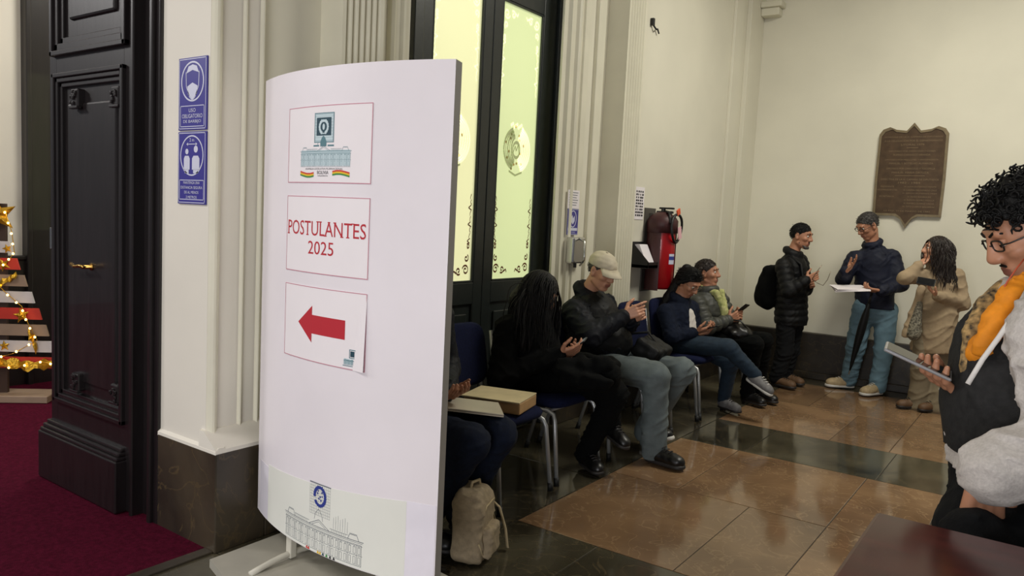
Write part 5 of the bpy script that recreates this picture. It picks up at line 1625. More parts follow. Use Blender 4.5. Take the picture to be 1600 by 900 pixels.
hair_cap(o, c, f, u, 'hair_black', 1.0, 1.05, line=(0.085, 0.06), nape=(-0.09, -0.08), extra=ex_, amp=0.002, st=dict(n=620, L=(0.26, 0.40), rad=0.0035, grav=0.55, lift=0.1, seg=11, part=0.9, wave=0.004, body=[(J['chest']+V3(0, 0, -0.06), 0.15), (J['sR'], 0.075), (J['sL'], 0.075)]))
trousers(o, J, 'black_cloth', (0.092, 0.074, 0.058), 0.165, BF, amp=0.005, cuff=0.01)
jacket(o, J, 'black_cloth', BF, (0.20, 0.185), 0.80, (0.080, 0.068, 0.046), 0.03, collar=0.026, amp=0.006, wl=0.09)
shoe(o, J['aL'], J['aL']+V3(0.85, -0.55, 0), 'shoe_black', 'sole_dark', s=0.95)
shoe(o, J['aR'], J['aR']+V3(0.80, -0.35, -0.1), 'shoe_black', 'sole_dark', s=0.92, up=nrm((0.25, 0, 1)))
brows(o, c, f, u, 'hair_black', th=0.003)
phone('phone with a pale screen held by the person dressed in black', PY(900, 540, Y0-0.04), (0.8, 0.1, 0.6), (-0.5, -0.3, 0.7), screen='screen_lit')
ct = PY(925, 572, Y0)
sdf_obj_ = sdf_obj('coat', [_cap(PY(880, 575, Y0-0.16), PY(945, 572, Y0-0.02), 0.06, 0.055), _cap(PY(890, 562, Y0+0.05), PY(955, 570, Y0+0.1), 0.06, 0.05), _cap(PY(885, 590, Y0-0.2), PY(950, 600, Y0-0.1), 0.045, 0.035)], 'black_cloth', None, 0.009, 0.05, (), (), wrinkle(0.010, 0.07, 9))
tag(sdf_obj_, 'crumpled black coat lying across the lap of the person in black', 'coat')

# ---- person in the denim jacket, seated ------------------------------------------------------------------
Y0 = 5.92
J = dict(pelvis=V3(-2.47, Y0, 0.565), chest=PY(1058, 480, Y0), neck=PY(1063, 463, Y0), head=PY(1076, 441, Y0), hf=(0.78, -0.18, -0.60),
 sR=PY(1040, 488, Y0-0.17), sL=PY(1079, 482, Y0+0.17), eR=PY(1050, 527, Y0-0.25), eL=PY(1087, 524, Y0+0.22), wR=PY(1086, 519, Y0-0.10), wL=PY(1098, 520, Y0+0.06),
 hR=V3(-2.40, Y0-0.09, 0.55), hL=V3(-2.40, Y0+0.09, 0.55), kR=PY(1138, 543, Y0-0.06), kL=PY(1141, 567, Y0+0.10), aR=PY(1180, 586, Y0+0.06), aL=zfix(PY(1131, 622, Y0+0.22), 0.09))
J['dR'] = nrm(PY(1106, 514, Y0-0.04)-J['wR']); J['nR'] = V3(0, 0.5, 0.8); J['oR'] = dict(curl=(0.5, 0.5, 0.6, 0.6))
J['dL'] = nrm(PY(1112, 516, Y0+0.02)-J['wL']); J['nL'] = V3(0, -0.5, 0.8); J['oL'] = dict(curl=(0.5, 0.5, 0.6, 0.6))
o = person('seated person in denim jacket with legs crossed, reading a phone', J, 'skin_b', BF, 'people waiting on the chairs', s=0.97)
c, f, u = J['head'], nrm(J['hf']), V3(0, 0, 1); fr, ur, rr_ = frame_of(f, u)
ex_ = [_ell(hp(0, -0.085, 0.07), (0.042, 0.042, 0.040)), _cap(hp(0, -0.09, 0.02), J['neck']+V3(-0.09, -0.03, -0.02), 0.045, 0.042), _cap(J['neck']+V3(-0.09, -0.03, -0.02), J['neck']+V3(-0.14, -0.10, -0.16), 0.042, 0.022), _cap(hp(0, 0.02, 0.105), hp(0, 0.055, 0.095), 0.02, 0.014)]+[_cap(hp(sg*0.066, 0.035, 0.06), hp(sg*0.074, -0.03, -0.03), 0.015, 0.024) for sg in (-1, 1)]
hair_cap(o, c, f, u, 'hair_black', 0.97, 1.0, line=(0.080, 0.070), nape=(-0.09, -0.05), extra=ex_, amp=0.002, st=dict(L=(0.04, 0.07), back=0.9, lift=0.08, rad=0.0028))
spectacles('glasses', c, f, u, 'glasses_metal', o, 0.97)
brows(o, c, f, u, 'hair_black', th=0.003)
trousers(o, J, 'denim_blue', (0.085, 0.066, 0.050), 0.155, BF, amp=0.003, cuff=0.0)
jacket(o, J, 'white_cloth', BF, (0.155, 0.155), 0.82, name='blouse', sleeves=False, amp=0.003)
vop = nrm(np.cross((0, 0, 1), BF))
jacket(o, J, 'denim_dark', BF, (0.172, 0.172), 0.80, (0.068, 0.058, 0.040), -0.03, collar=0.020, amp=0.004, wl=0.06,
 subs=[('k', 0.01, _cap(J['chest']+V3(0.20, -0.01, 0.02), J['pelvis']+V3(0.19, 0.0, -0.05), 0.085, 0.115))])
shoe(o, J['aR'], J['aR']+V3(0.9, -0.15, -0.2), 'shoe_grey', 'sole_white', s=0.95, up=nrm((0.45, 0, 1)))
shoe(o, J['aL'], J['aL']+V3(0.85, -0.45, 0), 'shoe_grey', 'sole_dark', s=0.95)
phone('phone held low by the person in the denim jacket', PY(1112, 512, Y0-0.02), (0.9, -0.1, 0.35), (-0.35, 0, 0.9))

# ---- person in the grey quilted jacket, seated ----------------------------------------------------------------
Y0 = 6.46
J = dict(pelvis=V3(-2.49, Y0, 0.565), chest=PY(1105, 466, Y0), neck=PY(1106, 450, Y0), head=PY(1105, 427, Y0), hf=(0.92, 0.05, 0.04),
 sR=PY(1089, 473, Y0-0.17), sL=PY(1124, 466, Y0+0.17), eR=PY(1104, 512, Y0-0.24), eL=PY(1140, 504, Y0+0.2), wR=PY(1138, 500, Y0-0.10), wL=PY(1146, 499, Y0+0.06),
 hR=V3(-2.41, Y0-0.09, 0.55), hL=V3(-2.41, Y0+0.09, 0.55), kR=PY(1180, 538, Y0-0.08), kL=PY(1194, 532, Y0+0.12), aR=zfix(PY(1168, 602, Y0+0.06), 0.09), aL=zfix(PY(1186, 596, Y0+0.24), 0.09))
J['dR'] = nrm(PY(1156, 491, Y0-0.04)-J['wR']); J['nR'] = V3(0, 0.8, 0.4); J['oR'] = dict(curl=(0.6, 0.7, 0.7, 0.7))
J['dL'] = nrm(PY(1160, 494, Y0+0.02)-J['wL']); J['nL'] = V3(0, -0.8, 0.4); J['oL'] = dict(curl=(0.6, 0.7, 0.7, 0.7))
o = person('seated person in grey quilted jacket and green scarf, looking aside', J, 'skin_b', BF, 'people waiting on the chairs', s=0.98)
c, f, u = J['head'], nrm(J['hf']), V3(0, 0, 1); fr, ur, rr_ = frame_of(f, u)
hair_cap(o, c, f, u, 'hair_brown', 0.98, 0.99, line=(0.080, 0.075), nape=(-0.07, -0.07), extra=[_ell(hp(0, -0.085, -0.03), (0.05, 0.045, 0.05)), _cap(hp(0.076, -0.03, 0.04), hp(0.072, -0.05, -0.04), 0.02, 0.02), _cap(hp(-0.076, -0.03, 0.04), hp(-0.072, -0.05, -0.04), 0.02, 0.02)])
brows(o, c, f, u, 'hair_black', th=0.003)
trousers(o, J, 'black_cloth', (0.085, 0.068, 0.055), 0.155, BF, cuff=0.0)
jacket(o, J, 'olive_nylon', BF, (0.185, 0.182), 0.80, (0.078, 0.068, 0.048), 0.02, ribs=(0.062, 0.013), collar=0.026, amp=0.002, k=0.02,
 subs=[('k', 0.01, _cap(J['chest']+V3(0.19, 0.0, 0.02), J['pelvis']+V3(0.22, 0.0, 0.12), 0.055, 0.05))])
sdf_obj('scarf', [_cap(J['chest']+V3(0.10, -0.06, 0.06), J['chest']+V3(0.155, 0.0, -0.10), 0.03, 0.034), _cap(J['chest']+V3(0.10, 0.06, 0.06), J['chest']+V3(0.155, 0.02, -0.10), 0.03, 0.034), _cap(J['chest']+V3(0.155, 0.01, -0.10), J['pelvis']+V3(0.16, 0.0, 0.16), 0.036, 0.03), _cap(J['neck']+V3(-0.06, -0.05, 0.01), J['neck']+V3(0.06, -0.055, -0.03), 0.022, 0.024), _cap(J['neck']+V3(-0.06, 0.05, 0.01), J['neck']+V3(0.06, 0.055, -0.03), 0.022, 0.024)], 'scarf_green', o, 0.008, 0.02, (), (), wrinkle(0.004, 0.03, 3))
shoe(o, J['aR'], J['aR']+V3(0.9, -0.3, 0), 'shoe_black', 'sole_dark', s=0.95)
shoe(o, J['aL'], J['aL']+V3(0.9, -0.25, 0), 'shoe_black', 'sole_dark', s=0.95)
phone('phone held up by the person in the grey quilted jacket', PY(1158, 484, Y0-0.02), nrm(PY(1166, 477, Y0)-PY(1148, 491, Y0)), (-0.5, 0.2, 0.8))
hb = empty('handbag', PY(1152, 520, Y0)); tag(hb, 'black leather handbag on the lap of the person in the quilted jacket', 'handbag')
q = PY(1150, 520, Y0-0.06)
sdf_obj('bag_body', [_ell(q, (0.14, 0.10, 0.075))], 'shoe_black', hb, 0.008, 0.02, (), (), wrinkle(0.007, 0.06, 6))
MB().tube([q+V3(-0.10, 0, 0.05), q+V3(-0.06, -0.03, 0.11), q+V3(0.04, -0.03, 0.11), q+V3(0.10, 0, 0.04)], 0.007, 8).build('handle', 'shoe_black', hb, True)

# ---- standing person with the black backpack ---------------------------------------------------------------
Y0 = 7.58
J = dict(pelvis=PY(1236, 487, Y0), chest=PY(1237, 408, Y0), neck=PY(1240, 393, Y0), head=PY(1252, 369, Y0), hf=(0.93, -0.16, -0.16),
 sR=PY(1224, 415, Y0-0.18), sL=PY(1250, 408, Y0+0.18), eR=PY(1232, 455, Y0-0.26), eL=PY(1257, 452, Y0+0.24), wR=PY(1259, 438, Y0-0.20), wL=PY(1263, 447, Y0+0.06),
 hR=PY(1230, 497, Y0-0.09), hL=PY(1241, 493, Y0+0.09), kR=PY(1226, 550, Y0-0.09), kL=PY(1236, 545, Y0+0.10), aR=zfix(PY(1213, 598, Y0-0.10), 0.09), aL=zfix(PY(1226, 590, Y0+0.12), 0.09))
J['dR'] = nrm(PY(1272, 433, Y0-0.17)-J['wR']); J['nR'] = V3(0, 0.9, 0.2); J['oR'] = dict(curl=(0.5, 0.8, 0.9, 0.9))
J['dL'] = nrm(PY(1275, 440, Y0-0.02)-J['wL']); J['nL'] = V3(0, -0.9, 0.2); J['oL'] = dict(curl=(0.8, 0.8, 0.9, 0.9))
o = person('standing person in black quilted jacket with backpack, holding spectacles', J, 'skin_b', BF, 'people talking by the plaque', s=0.98, jaw=1.1)
c, f, u = J['head'], nrm(J['hf']), V3(0, 0, 1); fr, ur, rr_ = frame_of(f, u)
hair_cap(o, c, f, u, 'hair_black', 0.98, 0.98, line=(0.078, 0.066), nape=(-0.075, -0.05), amp=0.002)
sdf_obj('beard', [_cap(hp(-0.05, 0.02, -0.06), hp(-0.02, 0.075, -0.095), 0.012, 0.014), _cap(hp(0.05, 0.02, -0.06), hp(0.02, 0.075, -0.095), 0.012, 0.014), _cap(hp(-0.02, 0.078, -0.098), hp(0.02, 0.078, -0.098), 0.014, 0.014)], 'hair_grey', o, 0.005, 0.012, (), (), wrinkle(0.001, 0.02, 2))
brows(o, c, f, u, 'hair_black', moustache=True)
trousers(o, J, 'trouser_dark', (0.092, 0.075, 0.068), 0.150, BF, amp=0.006, cuff=0.0)
jacket(o, J, 'black_nylon', BF, (0.185, 0.180), 0.80, (0.078, 0.068, 0.050), 0.10, ribs=(0.062, 0.010), collar=0.030, amp=0.003, k=0.022, planes=[(J['pelvis']-V3(0, 0, 0.12), (0, 0, -1))])
shoe(o, J['aR'], J['aR']+V3(0.9, -0.25, 0), 'shoe_brown', 'sole_dark')
shoe(o, J['aL'], J['aL']+V3(0.9, -0.2, 0), 'shoe_brown', 'sole_dark')
bp = empty('backpack', PY(1196, 480, Y0-0.02)); tag(bp, 'black backpack worn by the standing person with spectacles in hand', 'backpack')
q = PY(1203, 446, Y0)
sdf_obj('bag_body', [_ell(q+V3(-0.01, 0, -0.03), (0.11, 0.16, 0.21)), _box(q+V3(0.03, 0, 0), (0.03, 0.10, 0.15), None, 0.05), _ell(q+V3(-0.07, 0, -0.10), (0.07, 0.12, 0.11))], 'black_cloth', bp, 0.009, 0.03, (), (), wrinkle(0.003, 0.08, 2))
for sg in (-1, 1):
    MB().tube([q+V3(0.07, sg*0.09, 0.17), J['chest']+V3(0.0, sg*0.10, 0.055), J['chest']+V3(0.12, sg*0.115, -0.02), J['chest']+V3(0.15, sg*0.125, -0.14), J['chest']+V3(0.06, sg*0.17, -0.30), q+V3(0.08, sg*0.12, -0.14)], 0.014, 8).build('strap', 'black_nylon', bp, True)
# spectacles in the hand
hg = J['wR']+J['dR']*0.10
a1, a2, a3, a4 = PY(1272, 431, Y0-0.2), PY(1284, 414, Y0-0.2), PY(1286, 446, Y0-0.16), PY(1298, 424, Y0-0.16)
gm = MB().tube([PY(1269, 436, Y0-0.19), a1, a2], 0.0032, 6).tube([PY(1269, 436, Y0-0.19), PY(1277, 442, Y0-0.18), a3, PY(1293, 437, Y0-0.16), a4], 0.0034, 6)
tag(gm.build('spectacles', 'glasses_metal', None, True), 'folded-open thin metal spectacles held out in the hand by the wall', 'glasses')

# ---- standing person in the navy jacket and light jeans ------------------------------------------------------
Y0 = 7.93
BF2 = nrm((-0.35, -0.94, 0))
J = dict(pelvis=PY(1367, 478, Y0+0.02), chest=PY(1364, 396, Y0+0.02), neck=PY(1363, 378, Y0), head=PY(1356, 353, Y0-0.06), hf=(-0.52, -0.62, -0.50),
 sR=PY(1336, 404, Y0-0.03), sL=PY(1394, 403, Y0+0.05), eR=PY(1320, 430, Y0-0.12), eL=PY(1407, 444, Y0-0.02), wR=PY(1324, 425, Y0-0.30), wL=PY(1376, 455, Y0-0.24),
 hR=PY(1349, 482, Y0+0.0), hL=PY(1386, 485, Y0+0.04), kR=PY(1337, 543, Y0-0.03), kL=PY(1381, 548, Y0-0.02), aR=zfix(PY(1326, 594, Y0+0.04), 0.09), aL=zfix(PY(1371, 604, Y0-0.06), 0.09))
J['eR'] = PY(1318, 436, Y0-0.10); J['wR'] = PY(1322, 424, Y0-0.30)
J['dR'] = nrm(PY(1336, 411, Y0-0.36)-J['wR']); J['nR'] = V3(0.2, -0.5, 0.75); J['oR'] = dict(curl=(0.25, 0.22, 0.25, 0.3), spread=0.5, s=1.05, side=-1)
J['dL'] = nrm(PY(1354, 452, Y0-0.30)-J['wL']); J['nL'] = V3(-0.2, 0.2, 0.9); J['oL'] = dict(curl=(0.6, 0.6, 0.6, 0.6), side=1)
o = person('standing person in navy jacket and light jeans gesturing over papers', J, 'skin_b', BF2, 'people talking by the plaque', s=1.02, jaw=1.15)
c, f, u = J['head'], nrm(J['hf']), V3(0, 0, 1); fr, ur, rr_ = frame_of(f, u)
hair_cap(o, c, f, u, 'hair_grey', 1.02, 0.98, line=(0.082, 0.070), nape=(-0.075, -0.05), amp=0.003)
spectacles('glasses', c, f, u, 'glasses_dark', o, 1.02, 0.0026)
brows(o, c, f, u, 'hair_black')
trousers(o, J, 'denim_light', (0.098, 0.082, 0.074), 0.165, BF2, amp=0.005, wl=0.1, cuff=0.01)
jacket(o, J, 'navy_cloth', BF2, (0.180, 0.180), 0.74, (0.076, 0.068, 0.052), 0.02, collar=0.019, amp=0.0042, wl=0.085, planes=[(J['pelvis']-V3(0, 0, 0.02), (0, 0, -1))], cuff=0.94)
for q, dd in (('R', (-0.75, -0.5, 0)), ('L', (-0.42, -0.88, 0))):
    shoe(o, J['a'+q], J['a'+q]+V3(*dd), 'shoe_tan', 'sole_white', s=1.05, w=0.048)
pp = empty('paper_stack', PY(1330, 452, Y0-0.32)); tag(pp, 'loose stack of white papers held by the person in the navy jacket', 'papers')
pc_ = PY(1330, 452, Y0-0.34)
for k in range(3):
    Rm_ = np.array(Matrix.Rotation(0.35+0.12*k, 3, 'Z') @ Matrix.Rotation(-0.10+0.03*k, 3, 'Y') @ Matrix.Rotation(0.12, 3, 'X'))
    MB().obox(pc_+V3(-0.01*k, 0.01*k, 0.008*k), (0.15, 0.105, 0.0016), Rm_).build('sheet', 'paper', pp)
um = empty('umbrella', zfix(PY(1335, 560, Y0-0.2), 0.2)); tag(um, 'furled dark umbrella hanging in front of the light jeans', 'umbrella')
u0, u1 = PY(1362, 458, Y0-0.22), PY(1326, 585, Y0-0.20)
pts = [u0+(u1-u0)*t for t in np.linspace(0.12, 0.95, 12)]
MB().tube(pts, [0.014, 0.026, 0.038, 0.044, 0.046, 0.044, 0.041, 0.036, 0.030, 0.024, 0.017, 0.008], 14, flat=0.8).build('canopy', 'black_nylon', um, True)
MB().tube([u0+(u1-u0)*0.9, u1], 0.005, 8).build('ferrule', 'chrome', um)
MB().tube([u0+(u0-u1)*0.0, u0+(u1-u0)*0.14], 0.011, 10).tube([u0, u0+V3(0.0, 0, 0.03), u0+V3(-0.03, -0.01, 0.045), u0+V3(-0.055, -0.02, 0.02)], 0.010, 10).build('handle', 'black_plastic', um, True)

# ---- standing person in the beige cardigan -------------------------------------------------------------------
Y0 = 7.55
BF3 = nrm((-0.55, -0.80, 0))
J = dict(pelvis=PY(1462, 505, Y0+0.02), chest=PY(1467, 428, Y0+0.03), neck=PY(1466, 411, Y0+0.02), head=PY(1463, 391, Y0), hf=(-0.92, -0.38, 0.06),
 sR=PY(1440, 432, Y0-0.06), sL=PY(1494, 431, Y0+0.10), eR=PY(1414, 434, Y0-0.24), eL=PY(1504, 474, Y0+0.04), wR=PY(1436, 415, Y0-0.12), wL=PY(1463, 462, Y0-0.20),
 hR=PY(1446, 520, Y0-0.02), hL=PY(1478, 522, Y0+0.06), kR=PY(1440, 575, Y0-0.06), kL=PY(1470, 582, Y0+0.02), aR=zfix(PY(1434, 630, Y0-0.04), 0.08), aL=zfix(PY(1464, 640, Y0-0.02), 0.08))
J['dR'] = nrm(PY(1449, 404, Y0-0.06)-J['wR']); J['nR'] = V3(0.5, 0.6, 0.3); J['oR'] = dict(curl=(0.4, 0.4, 0.4, 0.4))
J['dL'] = nrm(PY(1448, 446, Y0-0.24)-J['wL']); J['nL'] = V3(-0.2, -0.2, 0.9); J['oL'] = dict(curl=(0.7, 0.7, 0.7, 0.7))
o = person('standing person in long beige cardigan with hand at the neck', J, 'skin_c', BF3, 'people talking by the plaque', s=0.96)
c, f, u = J['head'], nrm(J['hf']), V3(0, 0, 1); fr, ur, rr_ = frame_of(f, u)
ex_ = [_cap(hp(0, -0.055, 0.02), hp(0, -0.075, -0.10), 0.078, 0.068), _cap(hp(0, -0.075, -0.10), hp(0, -0.10, -0.18), 0.062, 0.04)]
hair_cap(o, c, f, u, 'hair_brown', 0.96, 1.05, line=(0.075, 0.078), nape=(-0.1, -0.09), extra=ex_, amp=0.002, st=dict(n=620, L=(0.24, 0.36), rad=0.0035, grav=0.55, lift=0.12, seg=11, part=0.7, wave=0.007, body=[(J['chest']+V3(0, 0, -0.06), 0.15), (J['sR'], 0.07), (J['sL'], 0.07)]))
brows(o, c, f, u, 'hair_brown', th=0.003)
trousers(o, J, 'beige_cloth', (0.088, 0.080, 0.085), 0.145, BF3, amp=0.006, wl=0.12, cuff=0.04)
jacket(o, J, 'leopard', BF3, (0.150, 0.135), 0.80, name='blouse', hem=0.14, sleeves=False, amp=0.004, extra=[_cap(PY(1436, 475, Y0-0.16), PY(1428, 522, Y0-0.19), 0.03, 0.055)])
up3 = nrm(J['chest']-J['pelvis'])
sd3 = np.cross((0, 0, 1), BF3)
jacket(o, J, 'beige_knit', BF3, (0.172, 0.158), 0.84, (0.064, 0.056, 0.040), 0.10, name='cardigan', amp=0.006, wl=0.14, collar=0.014,
 extra=[_cap(J['pelvis']+V3(0, 0, 0.05), J['pelvis']-V3(0, 0, 0.2), 0.165, 0.190, BF3, 0.80), _cap(PY(1440, 452, Y0-0.14), PY(1418, 520, Y0-0.16), 0.030, 0.042), _cap(PY(1418, 520, Y0-0.16), PY(1412, 545, Y0-0.14), 0.042, 0.04)], planes=[(J['pelvis']-V3(0, 0, 0.24), (0.12, 0.1, -1))],
 subs=[('k', 0.015, _cap(J['pelvis']+BF3*0.23-sd3*0.10-V3(0, 0, 0.30), J['pelvis']+BF3*0.20-sd3*0.06+V3(0, 0, 0.06), 0.12, 0.03))])
for q, dd in (('R', (-0.75, -0.6, 0)), ('L', (-0.6, -0.7, 0))):
    shoe(o, J['a'+q], J['a'+q]+V3(*dd), 'shoe_brown', 'sole_dark', s=0.92)
phone('dark phone held at chest height by the person in the beige cardigan', PY(1447, 440, Y0-0.27), nrm(PY(1458, 440, Y0-0.27)-PY(1436, 436, Y0-0.27)), (0, -0.85, 0.45), 'black_plastic', 0.14, 0.066)

# ---- person in jeans half hidden behind the sign ----------------------------------------------------------------
Y0 = 2.68
J = dict(pelvis=V3(-2.50, Y0, 0.575), chest=V3(-2.46, Y0, 1.03), neck=V3(-2.44, Y0, 1.09), head=V3(-2.38, Y0, 1.20), hf=(0.85, 0, -0.5),
 sR=V3(-2.46, Y0-0.18, 1.0), sL=V3(-2.46, Y0+0.18, 1.0), eR=V3(-2.36, Y0-0.24, 0.74), eL=V3(-2.42, Y0+0.21, 0.74), wR=V3(-2.20, Y0-0.18, 0.70), wL=V3(-2.22, Y0-0.02, 0.69),
 hR=V3(-2.42, Y0-0.09, 0.55), hL=V3(-2.42, Y0+0.09, 0.55), kR=V3(-1.98, Y0-0.13, 0.53), kL=V3(-1.98, Y0+0.07, 0.53), aR=V3(-2.24, Y0-0.14, 0.09), aL=V3(-2.20, Y0+0.08, 0.09))
J['dR'] = V3(0.9, 0.2, 0.1); J['nR'] = V3(0, 0.3, 0.9); J['oR'] = dict(curl=(0.5,)*4)
J['dL'] = V3(0.9, -0.2, 0.1); J['nL'] = V3(0, -0.3, 0.9); J['oL'] = dict(curl=(0.5,)*4)
o = person('seated person in blue jeans mostly hidden behind the curved sign', J, 'skin_b', BF, 'people waiting on the chairs', s=0.97)
c, f, u = J['head'], nrm(J['hf']), V3(0, 0, 1)
hair_cap(o, c, f, u, 'hair_black', 0.97, 1.03); brows(o, c, f, u, 'hair_black')
trousers(o, J, 'denim_dark', (0.090, 0.076, 0.062), 0.155, BF, amp=0.004)
jacket(o, J, 'navy_nylon', BF, collar=0.026)
for q in 'RL': shoe(o, J['a'+q], J['a'+q]+V3(1, 0, 0), 'shoe_black', 'sole_dark', s=0.95)
fo = empty('document_folder', (-2.0, 2.72, 0.63)); tag(fo, 'glossy pale document folder held over the jeans behind the sign', 'folder')
fq = PY(752, 637, 2.74)
Rf = np.array(Matrix.Rotation(0.75, 3, 'Z') @ Matrix.Rotation(0.10, 3, 'Y'))
for k in range(2):
    MB().obox(fq+V3(-0.05, -0.03, 0.008*k), (0.15, 0.11, 0.003), Rf, 0.001).build('sheet', 'folder_paper', fo)
# beige backpack on the floor
bb = empty('rucksack', (-1.93, 2.56, 0)); tag(bb, 'beige canvas rucksack on the floor between sign and chairs', 'rucksack')
q = V3(-1.99, 2.60, 0.145)
Rb = np.array(Matrix.Rotation(0.35, 3, 'Z'))
sdf_obj('bag_body', [_box(q, (0.042, 0.075, 0.108), Rb, 0.028), _box(q+V3(-0.005, 0, 0.10), (0.03, 0.055, 0.045), Rb, 0.03)], 'bag_beige', bb, 0.007, 0.03, (), [(V3(0, 0, 0.004), (0, 0, -1))], folds(0.006, 0.06, 3))
sdf_obj('front_pocket', [_box(q+Rb@V3(0.078, 0, -0.045), (0.013, 0.058, 0.05), Rb, 0.015)], 'bag_beige', bb, 0.006, 0.012, (), (), folds(0.004, 0.05, 4))
for zz, yy_ in ((0.115, 0.07), (-0.09, 0.10)):
    MB().tube([q+Rb@V3(0.060, -yy_, zz*0.4), q+Rb@V3(0.073, -yy_*0.8, zz), q+Rb@V3(0.073, yy_*0.8, zz), q+Rb@V3(0.060, yy_, zz*0.4)], 0.004, 6).build('seam_piping', 'bag_strap', bb, True)
MB().tube([q+Rb@V3(0.02, 0.085, 0.12), q+Rb@V3(0.08, 0.13, 0.05), q+Rb@V3(0.11, 0.14, -0.05), q+Rb@V3(0.13, 0.12, -0.13)], 0.016, 8, flat=0.3).build('strap', 'bag_strap', bb, True)
MB().tube([q+Rb@V3(0.0, 0.09, 0.09), q+Rb@V3(0.04, 0.16, 0.0), q+Rb@V3(0.07, 0.17, -0.09), q+Rb@V3(0.04, 0.11, -0.10)], 0.014, 8, flat=0.3).build('strap', 'bag_strap', bb, True)
MB().tube([q+V3(0, -0.03, 0.165), q+V3(0, -0.02, 0.20), q+V3(0, 0.03, 0.20), q+V3(0, 0.04, 0.165)], 0.007, 8).build('handle', 'bag_strap', bb, True)
# ---- foreground person in the vest, looking at a phone ---------------------------------------------------------
RTh = nrm((RT[0], RT[1], 0)); FH = nrm((FWD[0], FWD[1], 0)); UZ = V3(0, 0, 1)
BF4 = nrm(-RTh-FH*0.10)
J = dict(pelvis=PD(1606, 800, 1.82), chest=PD(1632, 500, 1.84), neck=PD(1626, 452, 1.84), head=PD(1614, 362, 1.85), hf=-RTh*0.84+FH*0.16-UZ*0.50,
 sR=PD(1625, 505, 2.03), sL=PD(1650, 520, 1.63), eR=PD(1590, 640, 2.12), eL=PD(1690, 692, 1.55), wR=PD(1510, 610, 1.90), wL=PD(1542, 742, 1.575))
J['pelvis'][2] = 0.96
J.update(hR=J['pelvis']+FH*0.09-UZ*0.02, hL=J['pelvis']-FH*0.09-UZ*0.02)
for q in 'RL':
    b = J['h'+q]; J['k'+q] = b-UZ*0.44+BF4*0.03; J['a'+q] = zfix(b-BF4*0.02, 0.09)
J['dR'] = nrm(PD(1450, 592, 1.85)-J['wR']); J['nR'] = nrm(UZ*0.92-FH*0.12+RTh*0.35); J['oR'] = dict(curl=(0.40, 0.42, 0.45, 0.5), side=1, s=1.0, thumb=(0.85, 0.30, 0.60))
J['dL'] = nrm(PD(1530, 830, 1.60)-J['wL']); J['nL'] = nrm(FH); J['oL'] = dict(curl=(0.15, 0.15, 0.15, 0.15), side=1, s=1.1)
o = person('foreground person in dark vest over pale hoodie, looking down at a phone', J, 'skin_a', BF4, None, s=1.0, hh=0.003, hd=0.003, bh=0.01, nose=0.96, lids=True)
c, f, u = J['head'], nrm(J['hf']), UZ; fr, ur, rr_ = frame_of(f, u)
spectacles('glasses', c, f, u, 'glasses_dark', o, 0.97, 0.0022)
brows(o, c, f, u, 'hair_black', moustache=True)
# curly hair: a dense cap under several hundred small coils
V_, Q_ = sdf_mesh([_ell(hp(0, -0.018, 0.045), (0.092, 0.112, 0.098), np.stack([rr_, fr, ur], 1))], 0.006, 0.02, (), [(hp(0, 0.075, 0.072), nrm(fr*0.60-ur*0.80))], wrinkle(0.008, 0.03, 4))
cv_ = [V_]; cf_ = [Q_]; off = len(V_)
rs = np.random.RandomState(4)
ncurl = 0
TV = []; TF = []
while ncurl < 620:
    dv = rs.normal(size=3); dv /= np.linalg.norm(dv)
    lx, lf, lu = dv
    base = hp(0.090*lx, -0.018+0.110*lf, 0.045+0.095*lu)
    rel = base-hp(0, 0.070, 0.064)
    if rel@nrm(fr*0.60-ur*0.80) > 0.004: continue
    nn_ = nrm(rr_*lx/0.09+fr*lf/0.11+ur*lu/0.095)
    ax_ = nrm(nn_*rs.uniform(0.25, 0.9)+rs.normal(size=3)*0.45-ur*0.15)
    a_ = nrm(np.cross(ax_, rs.normal(size=3))); b_ = np.cross(ax_, a_)
    R0 = rs.uniform(0.006, 0.013); L_ = rs.uniform(0.020, 0.044); tn_ = rs.uniform(1.2, 2.6); ph = rs.uniform(0, 6.28)
    pts = [base-nn_*0.008+ax_*L_*t+R0*(0.5+0.5*t)*(a_*math.cos(ph+6.28*tn_*t)+b_*math.sin(ph+6.28*tn_*t)) for t in np.linspace(0, 1, 15)]
    m_ = MB().tube(pts, [0.0026]*14+[0.0012], 4, caps=False)
    k_ = len(TV); TV += m_.v; TF += [tuple(i+k_ for i in q) for q in m_.f]
    ncurl += 1
TV = np.array(TV); TF = np.array(TF)
mesh_obj('hair', np.vstack([V_, TV]), np.vstack([Q_, TF+len(V_)]), 'hair_black', o, True)
trousers(o, J, 'trouser_dark', (0.115, 0.095, 0.085), 0.190, BF4, amp=0.004, top=0.04, cuff=0.0, h=0.009,
 extra=[_cap(PD(1522, 838, 1.585), PD(1560, 900, 1.62), 0.062, 0.08), _cap(PD(1590, 840, 1.62), PD(1600, 890, 1.66), 0.07, 0.08), _ell(PD(1575, 840, 1.79), (0.155, 0.155, 0.13))])
for q in 'RL': shoe(o, J['a'+q], J['a'+q]+BF4, 'shoe_black', 'sole_dark')
# pale hoodie: sleeves, hood roll, hem showing below the vest
jacket(o, J, 'hoodie_grey', BF4, (0.180, 0.180), 0.95, (0.092, 0.086, 0.060), -0.03, name='hoodie', h=0.007, amp=0.006, wl=0.07, collar=0.030, cuff=0.93, seed=6,
 extra=[_cap(J['wL']+(J['eL']-J['wL'])*0.10, J['wL']+(J['eL']-J['wL'])*0.26, 0.058, 0.066), _cap(J['neck']-BF4*0.10-FH*0.06, J['neck']-BF4*0.10+FH*0.06, 0.06, 0.06)], planes=[(J['pelvis']-UZ*0.005, -UZ)])
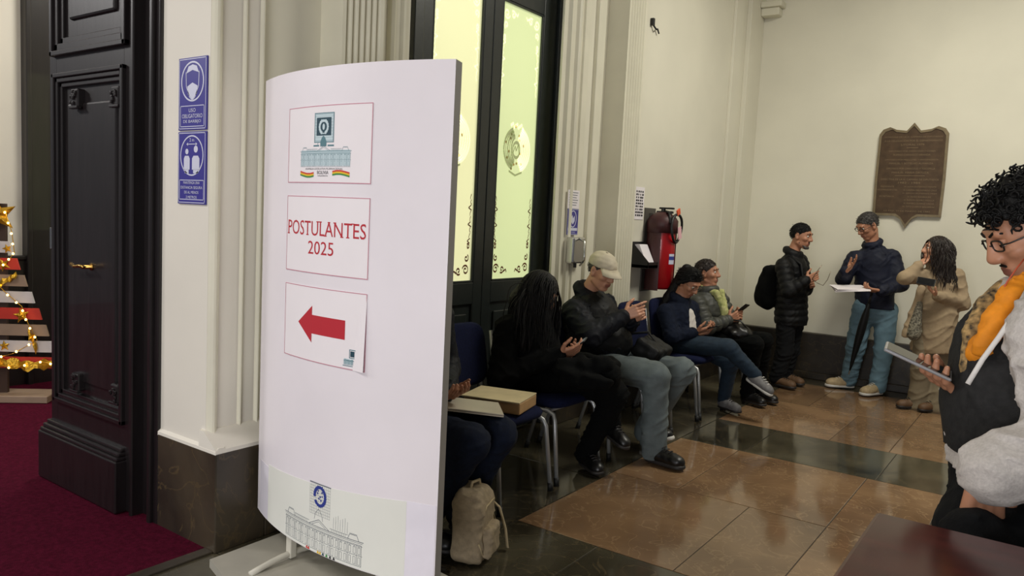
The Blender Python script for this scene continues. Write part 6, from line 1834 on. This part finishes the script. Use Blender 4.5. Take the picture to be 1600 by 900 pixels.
# vest
tor = J['chest']-J['pelvis']
jacket(o, J, 'vest_dark', BF4, (0.185, 0.19), 0.96, hem=-0.03, name='vest', h=0.007, sleeves=False, amp=0.005, wl=0.10, seed=8,
 extra=[_ell(J['pelvis']+tor*0.42+BF4*0.02, (0.178, 0.178, 0.20)), _cap(J['neck']-UZ*0.03+FH*0.08-BF4*0.04, J['neck']-UZ*0.03-FH*0.08-BF4*0.04, 0.05, 0.05)],
 subs=[('k', 0.012, _cap(J['chest']+BF4*0.17+UZ*0.06, J['pelvis']+tor*0.72+BF4*0.26, 0.085, 0.03)), ('k', 0.02, _cap(J['sL']-FH*0.07-UZ*0.0, J['sL']-FH*0.13-UZ*0.22, 0.085, 0.07))], planes=[(J['pelvis']+UZ*0.035, -UZ)])
# orange scarf with a dark printed border
sdf_obj('scarf', [_cap(PD(1606, 440, 1.76), PD(1582, 462, 1.74), 0.022, 0.025), _cap(PD(1582, 462, 1.74), PD(1556, 500, 1.735), 0.026, 0.025), _cap(PD(1556, 500, 1.735), PD(1532, 545, 1.74), 0.025, 0.019),
 _cap(PD(1582, 470, 1.90), PD(1548, 510, 1.84), 0.03, 0.03), _cap(PD(1548, 510, 1.84), PD(1526, 552, 1.79), 0.03, 0.024)], 'scarf_orange', o, 0.005, 0.012, (), (), folds(0.004, 0.035, 3))
sdf_obj('scarf_border', [_cap(PD(1566, 448, 1.86), PD(1540, 478, 1.85), 0.018, 0.022), _cap(PD(1540, 478, 1.85), PD(1520, 520, 1.83), 0.022, 0.020), _cap(PD(1520, 520, 1.83), PD(1509, 575, 1.81), 0.020, 0.014)], 'scarf_print', o, 0.005, 0.012, (), (), folds(0.003, 0.03, 5))
# white drawstring lying on the vest, red lanyard at the neck
w0 = [PD(1604, 455, 1.70), PD(1585, 490, 1.672), PD(1560, 528, 1.655), PD(1535, 562, 1.65), PD(1512, 600, 1.655)]
MB().tube(w0, 0.0055, 8).build('drawstring', 'cord_white', o, True)
MB().tube([PD(1600, 405, 1.74), PD(1588, 420, 1.735), PD(1574, 440, 1.735), PD(1562, 462, 1.735)], 0.0018, 6).build('lanyard', 'lanyard_red', o, True)
phone('silver phone held out by the foreground person in the vest', PD(1434, 564, 1.855), nrm(PD(1478, 586, 1.83)-PD(1390, 545, 1.88)), nrm(UZ*0.985-FH*0.14), 'silver_case', 0.158, 0.075)
